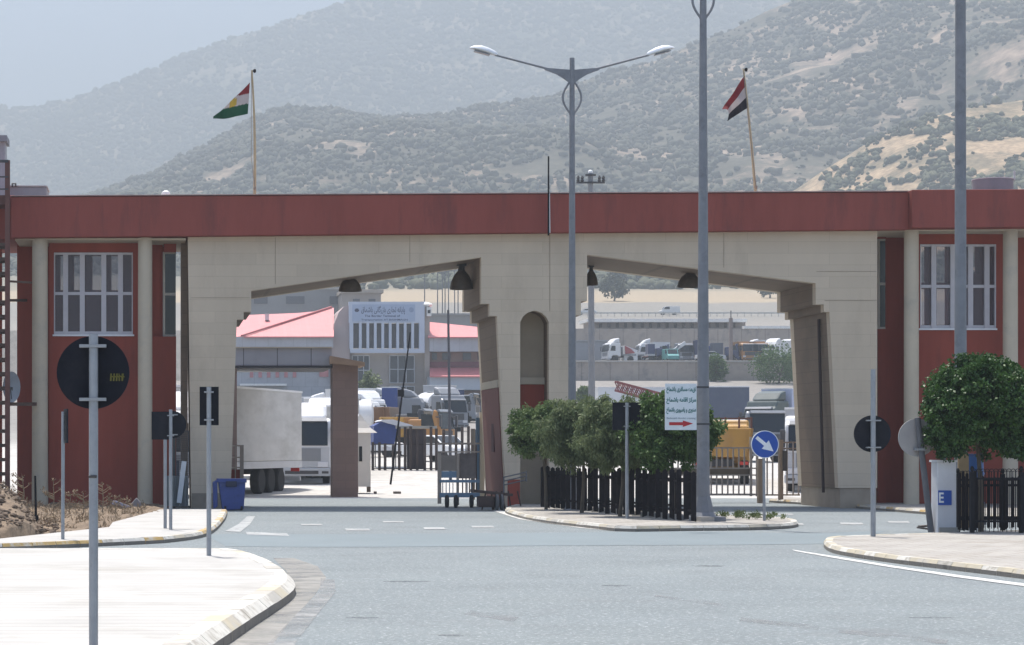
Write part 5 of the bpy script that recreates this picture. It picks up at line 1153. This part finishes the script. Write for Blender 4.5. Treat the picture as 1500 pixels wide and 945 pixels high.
# ------------------------------------------------------------------ vehicles
def vm(name,c,**k): return mat('paint_'+name,c,.35,.05,2,dirt=tuple(q*.75+.05 for q in c),dscale=1.2,dlo=.5,dhi=.75)
VC = dict(white=vm('white',(.70,.70,.70)),offwhite=mat('paint_offwhite',(.50,.49,.47),.6,.14,.9,dirt=(.36,.345,.32),dscale=.8,dlo=.48,dhi=.75,stretch=(.5,.5,1.6)),grey=vm('grey',(.22,.23,.25)),dkgreen=vm('dkgreen',(.075,.095,.09)),blue=vm('blue',(.03,.06,.22)),navy=vm('navy',(.03,.04,.11)),
 rustb=vm('rustb',(.20,.11,.06)),yellow=vm('yellow',(.42,.23,.045)),orange=vm('orange',(.36,.17,.045)),teal=vm('teal',(.08,.28,.27)),red=vm('red',(.32,.04,.045)),dark=vm('dark',(.05,.05,.055)),slate=vm('slate',(.085,.10,.14)),paleblue=vm('paleblue',(.40,.44,.58)),silver=vm('silver',(.42,.43,.45)))
chass = mat('chassis_black',(.03,.03,.032),.7,.3,3); rim_m = mat('wheel_rim',(.35,.35,.36),.5,.15,5); lampg = mat('headlamp',(.6,.6,.62),.2,.05,5); redl = mat('tail_lamp',(.45,.03,.02),.4,.1,4)
def wheel(t, x, y, r, w=.30, detail=True):
    b = MB(); b.lathe([(r*.55,-w/2),(r*.9,-w/2),(r,-w/2+.05),(r,w/2-.05),(r*.9,w/2),(r*.55,w/2)],(x,y,r),22 if detail else 12,'x'); o = b.build('wheel', rubber, t, local=True, smooth=True)
    if detail:
        b = MB(); b.lathe([(r*.54,-w*.35),(r*.5,-w*.1),(r*.2,-w*.1),(r*.18,-w*.3)],(x,y,r),16,'x'); b.lathe([(r*.54,w*.35),(r*.5,w*.1),(r*.2,w*.1),(r*.18,w*.3)],(x,y,r),16,'x'); b.build('rim', rim_m, o, local=True)
def truck(name, label, loc, rz, cab='white', body='curtain', bc='offwhite', L=9.0, group=None, detail=True, cat='lorry', axles=None, H=3.95, cabH=3.1, deflector=True):
    """front of the cab at local y=0, cargo runs to +y; rz=0 faces the camera"""
    t = thing(name, label, cat, loc, R(rz), group)
    y0 = 0
    if cab:
        cm = VC[cab]
        b = MB(); b.prism([(.12,.55),(0,.75),(.0,1.55),(.22,2.65),(.45,2.8),(.6,cabH),(2.05,cabH),(2.1,2.0),(2.1,.85),(1.75,.85),(1.6,1.05),(.75,1.05),(.6,.85),(.6,.55)],-1.22,1.22,'x'); c = b.build('cab', cm, t, bevel=.11, local=True)
        if deflector:
            b = MB(); b.prism([(.75,cabH+.01),(1.3,cabH+.55),(2.0,cabH+.75),(2.0,cabH+.01)],-1.05,1.05,'x'); b.build('roof_deflector', cm, t, bevel=.16, local=True)
        b = MB(); b.prism([(-.025,1.63),(.185,2.62),(.205,2.62),(.0,1.63)],-1.08,1.08,'x'); b.build('windscreen', dark_glass, t, local=True)
        b = MB(); b.prism([(.06,2.66),(.2,2.80),(.34,2.74),(.2,2.62)],-1.05,1.05,'x'); b.build('sun_visor', VC['grey'], t, local=True)
        for s in (-1,1):
            b = MB(); b.prism([(.35,1.75),(.55,2.5),(1.2,2.5),(1.2,1.75)],s*1.222,s*1.24,'x'); b.build('side_window', dark_glass, t, local=True)
            b = MB(); b.box(s*1.3-.1,s*1.3+.1,-.12,.0,1.75,2.45); b.box(s*1.24-.05,s*1.24+.05,-.05,.3,2.3,2.36); b.build('mirror', VC['dark'], t, local=True, bevel=.03)
            b = MB(); b.box(s*.88-.22,s*.88+.22,-.06,.05,.72,.95); b.build('headlight', lampg, t, local=True, bevel=.03)
        b = MB(); b.box(-.8,.8,-.012,.05,.98,1.52); [b.box(-w_,w_,-.03,.05,z_,z_+.045) for z_,w_ in ((1.02,.72),(1.13,.75),(1.24,.78),(1.35,.78),(1.46,.78))]; b.build('grille', VC['dark'] if cab!='white' else VC['grey'], t, local=True)
        if cab == 'white':
            b = MB(); b.box(-1.16,1.16,-.008,.05,.74,1.56); b.build('front_panel', VC['silver'], t, local=True)
        b = MB(); b.box(-.7,.7,-.115,-.05,.44,.58); [b.box(s*.98-.14,s*.98+.14,-.115,-.05,.46,.56) for s in (-1,1)]; b.build('bumper_slots', VC['dark'], t, local=True)
        b = MB(); b.box(-1.24,1.24,-.1,.35,.35,.7); b.build('bumper', cm if cab != 'white' else VC['silver'], t, local=True, bevel=.05)
        y0 = 2.35
    b = MB(); b.box(-.5,.5,.4 if cab else .2,L-.1,.75,1.05); b.build('chassis', chass, t, local=True)
    if cab: 
        for s in (-1,1): wheel(t, s*1.02, 1.25, .5, detail=detail)
    ax = axles or [L-2.2,L-.95]
    for a in ax:
        for s in (-1,1): wheel(t, s*.98, a, .5, .36, detail)
    m = VC[bc]; w = 1.25
    if body in ('curtain','box'):
        b = MB(); b.box(-w,w,y0,L,1.25,H); o = b.build('cargo_box', m, t, local=True, bevel=.04)
        if detail:
            b = MB(); b.box(-.03,.03,L+.0,L+.03,1.3,H-.1); b.box(-1.1,1.1,L,L+.025,1.3,1.36); b.build('rear_door_bars', VC['silver'] if bc!='silver' else VC['offwhite'], t, local=True)
        b = MB(); b.box(-w-.02,w+.02,y0-.02,L+.02,H-.02,H+.06); b.build('roof_rail', VC['white'], t, local=True)
        b = MB(); b.box(-w-.01,w+.01,y0,L,.98,1.248); b.build('side_rail', VC['silver'], t, local=True)
    elif body == 'tanker':
        b = MB(); n=22; k=[(0,.7),(.15,1),(L-y0-.3,1),(L-y0-.15,.7)]
        vs=[(1.2*f*math.cos(6.283*j/n),y0+.1+a,2.35+1.05*f*math.sin(6.283*j/n)) for a,f in k for j in range(n)]
        b.add(vs,[(i*n+j,i*n+(j+1)%n,(i+1)*n+(j+1)%n,(i+1)*n+j) for i in range(3) for j in range(n)]+[tuple(range(n-1,-1,-1)),tuple(range(3*n,4*n))]); b.build('tank', m, t, local=True, smooth=True)
        b = MB(); b.box(-.4,.4,y0+.8,L-.8,3.38,3.5); b.build('walkway', VC['silver'], t, local=True)
    elif body == 'tipper':
        b = MB(); b.prism([(-1.05,1.15),(1.05,1.15),(1.25,H),(-1.25,H)],y0,L); b.build('tipper_body', m, t, local=True, bevel=.03)
        b = MB()
        for yy in np.arange(y0+.4,L-.1,1.0):
            for s in (-1,1): b.beam((s*1.09,yy,1.2),(s*1.29,yy,H),.1)
        for xx in (-1.0,-.35,.35,1.0): b.box(xx-.04,xx+.04,L,L+.06,1.2,H-.05)
        b.build('ribs', m, t, local=True)
    elif body == 'flat':
        b = MB(); b.box(-w,w,y0,L,1.05,1.25); b.build('flat_bed', m, t, local=True); b = MB(); b.box(-w,w,y0,y0+.1,1.25,2.4); b.build('headboard', m, t, local=True)
    if body:
        for s in (-1,1):
            b = MB(); b.box(s*.95-.18,s*.95+.18,L+.02,L+.06,.82,.96); b.build('tail_lamp', redl, t, local=True)
        b = MB(); b.box(-1.2,1.2,L-.1,L+.0,.45,.62); b.build('underrun_bar', VC['silver'], t, local=True)
    return t
def car(label, loc, rz, c='white', van=False, group=None, name='parked_car', cat='car'):
    t = thing(name, label, cat, loc, R(rz), group)
    prof = [(0,.35),(0,.75),(.15,.85),(1.0,.98),(1.7,1.45),(3.2,1.48),(3.9,1.02),(4.3,.95),(4.35,.4)] if not van else [(0,.35),(.0,.9),(.6,1.15),(1.2,1.95),(4.6,2.0),(4.7,.4)]
    b = MB(); b.prism(prof,-.85,.85,'x'); b.build('body', VC[c], t, local=True, bevel=.06)
    b = MB(); b.prism([(1.12,1.04),(1.72,1.40),(3.15,1.42),(3.72,1.04)] if not van else [(.75,1.25),(1.22,1.85),(2.2,1.88),(2.2,1.25)],-.865,.865,'x'); b.build('side_windows', dark_glass, t, local=True)
    b = MB()
    b.prism([(.98,.99),(1.65,1.43),(1.68,1.41),(1.02,.97)] if not van else [(.62,1.2),(1.16,1.9),(1.19,1.88),(.66,1.18)],-.72,.72,'x'); b.build('windscreen', dark_glass, t, local=True)
    for y in (.8,3.5):
        for s in (-1,1): wheel(t, s*.78, y, .32, .2, False)
    return t
# left opening: nearest lorry seen obliquely with its tri-axle, two more facing us
Yt3 = 96.7; xr = PX(443,Yt3)
ang = 19.5; Lq = 13.4
d = Vector((math.sin(R(ang)),math.cos(R(ang)),0)) # from front to rear: right and away
fx, fy = xr - d.x*Lq + 0, Yt3 - d.y*Lq
# local +y must map to d: rotation -ang
nr = Vector((d.y,-d.x,0))
loc = Vector((fx,fy,0)) - nr*1.27*1.0
t = truck('parked_lorry','pale grey curtain trailer lorry seen obliquely behind the left pier',(loc.x,loc.y,0),-ang,'white','curtain','offwhite',Lq,None,True,axles=[3.6,Lq-5.2,Lq-3.9,Lq-2.6],H=4.0)
truck('parked_lorry','white lorry cab facing the road behind the grey trailer',(PX(442,100),100,T(100)),-4,'white','box','offwhite',9,None,True,cabH=2.75,H=3.3)
truck('parked_lorry','white lorry mostly hidden behind the brown canopy pillar',(PX(486,106),106,T(106)),-4,'white','curtain','offwhite',10,None,True,H=3.6,cabH=2.9)
g1 = 'vehicles in the yard behind the left opening'
def at(px,Y): return (PX(px,Y),Y,T(Y))
truck('parked_lorry','white tanker lorry peeping out right of the brown pillar',at(428,150),-90,'white','tanker','white',2.9+.0+2.2,g1,False); 
truck('parked_lorry','white roofed lorry below the terminal doors',at(590,196),60,'silver','curtain','paleblue',6.2,g1,False,H=3.6)
truck('parked_lorry','blue covered lorry in front of the terminal side pillar',at(628,190),78,'grey','curtain','blue',3.6,g1,False,H=3.9)
car('white panel van left of the white tank lorry',(PX(645,205),205,T(205)),60,'white',True,g1,'parked_van','van')
truck('parked_lorry','white cylindrical tank lorry under the red canopy roof',at(668,202),25,'grey','tanker','white',5,g1,False)
truck('parked_lorry','grey box lorry beside the middle pier',at(700,226),70,'grey','box','silver',5.0,g1,False,H=3.5,deflector=False,cabH=2.6)
truck('parked_lorry','navy lorry farthest right below the red canopy roof',at(715,232),85,'navy','box','navy',4,g1,False,H=3.0,axles=[3.2],cabH=2.4,deflector=False)
truck('parked_lorry','orange tipper lorry behind the bar fence',at(656,142),62,'orange','tipper','yellow',3.9,g1,False,H=2.35,deflector=False,cabH=2.2,axles=[3.2])
truck('parked_lorry','rusty brown tipper lorry left of the orange one',at(630,152),70,'dark','tipper','rustb',4.2,g1,False,H=2.9,deflector=False,cabH=2.4,axles=[3.4])
car('white pickup parked by the right end of the bar fence',at(683,128),35,'white',False,g1)
truck('parked_lorry','white lorry with grey load left of the terminal bush',at(560,172),70,'white','box','silver',6.5,g1,False,H=3.4)
truck('parked_lorry','silver flatbed lorry behind the blue tarpaulin stall',at(575,160),85,'silver','flat','grey',7,g1,False,cabH=2.7,deflector=False)
car('white car seen over the blue tarpaulin stall',at(590,140),75,'white',False,g1)
truck('parked_lorry','white lorry behind the guard booth roof',at(548,185),20,'white','box','white',6.5,g1,False)
car('grey car below the white tank lorry',at(668,165),85,'silver',False,g1)
car('white van between the terminal bush and the tank lorries',at(556,215),70,'white',True,g1,'parked_van','van')
car('small silver car before the terminal doors',at(612,222),80,'silver',False,g1)
car('white car in the row under the terminal side pillar',at(640,178),85,'white',False,g1)
car('white car beside the rusty tipper lorry',at(606,158),78,'white',False,g1)
# right opening
g2 = 'vehicles in the yard behind the right opening'
truck('parked_trailer','long white trailer behind the direction board',(PX(872,188),188,T(188)),-90,None,'box','white',6.2,g2,False,'trailer',axles=[4.2,5.2],H=3.9)
truck('parked_trailer','dark slate curtain trailer right of the lamp post',(PX(980,180),180,T(180)),-90,None,'curtain','slate',5.75,g2,False,'trailer',axles=[4,5],H=4.1)
truck('parked_lorry','dark green lorry cab with pale blue trailer near the right pier',at(1109,164),-48,'dkgreen','curtain','paleblue',9.5,g2,False,H=4.05,cabH=3.2)
truck('parked_lorry','yellow tipper lorry seen from behind the pale railing',(PX(1056,100)+1.4,106.0,T(100)),166.8,'yellow','tipper','yellow',6.2,g2,True,H=2.35,cabH=2.5,deflector=False)
t = thing('stake_rack','rusty stake rack standing over the yellow tipper body','rack',(PX(1056,100.6),100.7,3.4))
b = MB()
for x in (1018,1043,1062,1082,1100): b.bpx(x,x+2.2,611,640,100.3,100.4)
b.build('stakes', mat('rust_red',(.14,.06,.045),.85,.3,3), t)
for y in (612,634): MB().bpx(1016,1102,y,y+2.4,100.42,100.5).build('rail', MATS['rust_red'], t)
truck('parked_lorry','white lorry half hidden by the right pier beside the bar gate',at(1197,93),-15.6,'white','box','silver',9,g2,True,H=3.3,cabH=3.0,deflector=False)
truck('parked_lorry','grey flatbed lorry behind the yellow tipper',at(1128,128),14,'grey','flat','grey',5.5,g2,False,deflector=False,cabH=2.35,axles=[4.4])
car('white pickup in front of the long white trailer',at(905,172),80,'white',False,g2)
car('silver car left of the white pickup',at(868,176),60,'silver',False,g2)
car('white car under the crane boom',at(958,168),80,'white',False,g2)
t = thing('crane_boom','red lattice crane boom lying across a trailer','crane',(PX(940,160),160,T(160)))
b = MB(); a0,a1 = Vector((PX(903,160),160,PZ(572,160))),Vector((PX(978,160),160,PZ(592,160)))
for o in ((0,0,0),(0,0,.6),(0,.6,0),(0,.6,.6)): b.beam(a0+Vector(o),a1+Vector(o),.10)
for i in range(11):
    p,q = a0.lerp(a1,i/11),a0.lerp(a1,(i+1)/11)
    for yy in (0,.6): b.beam(p+Vector((0,yy,0)),q+Vector((0,yy,.6)),.06); b.beam(p+Vector((0,yy,.6)),q+Vector((0,yy,0)),.06)
b.build('lattice', mat('crane_red',(.20,.055,.055),.7,.2,2), t)
b = MB(); b.box(PX(975,160),PX(1000,160),159.6,161.2,T(160)+1,PZ(578,160)); b.build('turret', VC['red'], t); b = MB(); b.box(PX(900,160),PX(1004,160),159.5,161.4,T(160)+.9,T(160)+1.2); b.build('carrier_deck', chass, t)
for x in (912,930,985,998): 
    b = MB(); b.lathe([(.3,-.15),(.48,-.12),(.48,.12),(.3,.15)],(PX(x,159.6),159.6,T(160)+.48),14,'y'); b.build('wheel', rubber, t)
# upper terrace
g3 = 'vehicles on the upper terrace'
def up(px,Y=366): return (PX(px,Y),Y,T(Y))
truck('parked_lorry','white lorry with large cab at the left of the terrace',up(886),-75,'white','flat','grey',6,g3,False,deflector=True,cabH=3.0)
truck('parked_lorry','white box lorry behind the red and white load',up(932,372),-88,'white','box','white',5,g3,False,H=3.2)
truck('parked_lorry','navy blue box lorry on the terrace left of the teal pickup',up(980),88,'navy','box','navy',3.4,g3,False,H=2.8,axles=[2.8],deflector=False,cabH=2.2)
car('teal green pickup facing the terrace edge',up(987,360),0,'teal',True,g3,'parked_van','van')
truck('parked_lorry','grey crane lorry right of the teal pickup',up(1006,366),10,'grey','flat','grey',6,g3,False,cabH=3.0,deflector=False)
t = thing('loader_crane','folded white crane arm above the grey lorry','crane',(PX(997,364),364,PZ(511,364)))
b = MB(); b.beam((PX(988,364),364,PZ(513,364)),(PX(1004,364),364,PZ(502,364)),.55,.5); b.build('boom', VC['white'], t); b = MB(); b.beam((PX(990,364),363.6,PZ(511,364)),(PX(994,364),363.6,PZ(506,364)),.25); b.build('ram', VC['grey'], t)
truck('parked_lorry','blue tipper lorry right of the tall lamp post',up(1052),85,'blue','tipper','navy',3.6,g3,False,H=3.4,axles=[2.9],deflector=False,cabH=2.5)
truck('parked_lorry','slate blue tipper lorry beside the slim post',up(1082,364),80,'navy','tipper','slate',4.2,g3,False,H=2.9,axles=[3],deflector=False,cabH=2.3)
truck('parked_lorry','orange tipper lorry facing the edge, left of its twin',up(1099,362),0,'orange','tipper','orange',6,g3,False,H=3.2,deflector=False,cabH=2.9)
truck('parked_lorry','orange tipper lorry facing the edge, right of its twin',up(1115,362),0,'orange','tipper','orange',6,g3,False,H=3.2,deflector=False,cabH=2.9)
truck('parked_lorry','white lorry directly behind the two orange tippers',up(1090,374),-85,'white','box','white',4,g3,False,H=3.6,axles=[3])
truck('parked_lorry','white lorry right of the orange tippers',up(1124,368),-50,'white','box','white',4.5,g3,False,H=3.4,axles=[3.4])
truck('parked_lorry','white lorry farthest right on the terrace',up(1142,372),-60,'white','box','offwhite',4.5,g3,False,H=3.5,axles=[3.4])
t = thing('covered_load','red and white covered load beside the white cab','load',(PX(922,366),366,T(366)))
b = MB(); b.prism([(PX(914,366),T(366)),(PX(934,366),T(366)),(PX(934,366),PZ(513,366)),(PX(915,366),PZ(506,366))],366,369); b.build('cover', VC['white'], t)
b = MB(); b.prism([(PX(916,365.9),PZ(519,366)),(PX(930,365.9),PZ(517,366)),(PX(924,365.9),PZ(511,366)),(PX(915,365.9),PZ(506.5,366))],365.8,365.99); b.build('red_stripe', VC['red'], t)
car('silver car on the terrace edge left of the slim post',up(1062,358),88,'silver',False,g3)
car('white van behind the teal pickup',up(966,377),60,'white',True,g3,'parked_van','van')
car('white car behind the tall lamp post on the terrace',up(1018,372),85,'white',False,g3)
car('white van at the far right of the terrace',up(1131,360),8,'white',True,g3,'parked_van','van')
car('white car driving along the road above the terrace',(PX(966,556),556,T(556)),-88,'white',True,None,'moving_van','van')
car('white car at the left on the hillside road',(PX(846,556),556,T(556)),-88,'white',False,None,'moving_car','car')

# ------------------------------------------------------------------ far trees
g4 = 'trees in the yards behind the gate'
for (px,Y,ytop,ybase,hw,lab,m_) in [(541,262,545,598,15,'green bushy tree before the terminal portal',wil_a),(1048,345,519,560,15,'rounded green tree below the blue tipper lorries',wil_c),(1140,340,506,570,34,'broad dark tree beside the right pier',wil_c),(856,300,566,612,11,'green bush beside the middle pier lamp post',wil_b),(1162,346,520,570,18,'dark tree partly hidden by the right pier',wil_c)]:
    z0 = T(Y); zt = PZ(ytop,Y); zc = (zt+z0)/2; rz_ = (zt-zc); rx = hw/F*Y
    tree('yard_tree',lab,PX(px,Y),Y,z0,zc,(rx,rx,rz_),110,34,rx*.34,.34,m_,int(px),.16,g4,.4,.6,bottom=-.95)
rg = random.Random(8); k=0
labs=['dark round tree low in the tan field, right opening','small tree above the tan field near the middle pier','tree on the tan field crest right of the bell lamp','tree at the right edge of the tan field','hazy tree above the field behind the tall lamp post','small far tree left of the tall lamp post','dark tree above the sign portal','tree on the hillside above the unfinished building','low tree left of the bell lamp in left opening','far tree just above the concrete building','small hazy tree near the field top right','small bush low on the field right']
for (px,Y,h) in [(900,660,7),(904,800,6),(945,830,6),(1128,690,6),(1060,840,7),(985,850,6),(600,880,9),(640,850,8),(560,860,8),(455,850,9),(1090,850,7),(1150,800,5)]:
    z0=T(Y); tree('field_tree',labs[k],PX(px,Y),Y,z0,z0+h*.55,(h*.5,h*.5,h*.48),60,22,h*.14,.8,bush_near,k+90,.3,'trees scattered on the tan field',.2,.7); k+=1
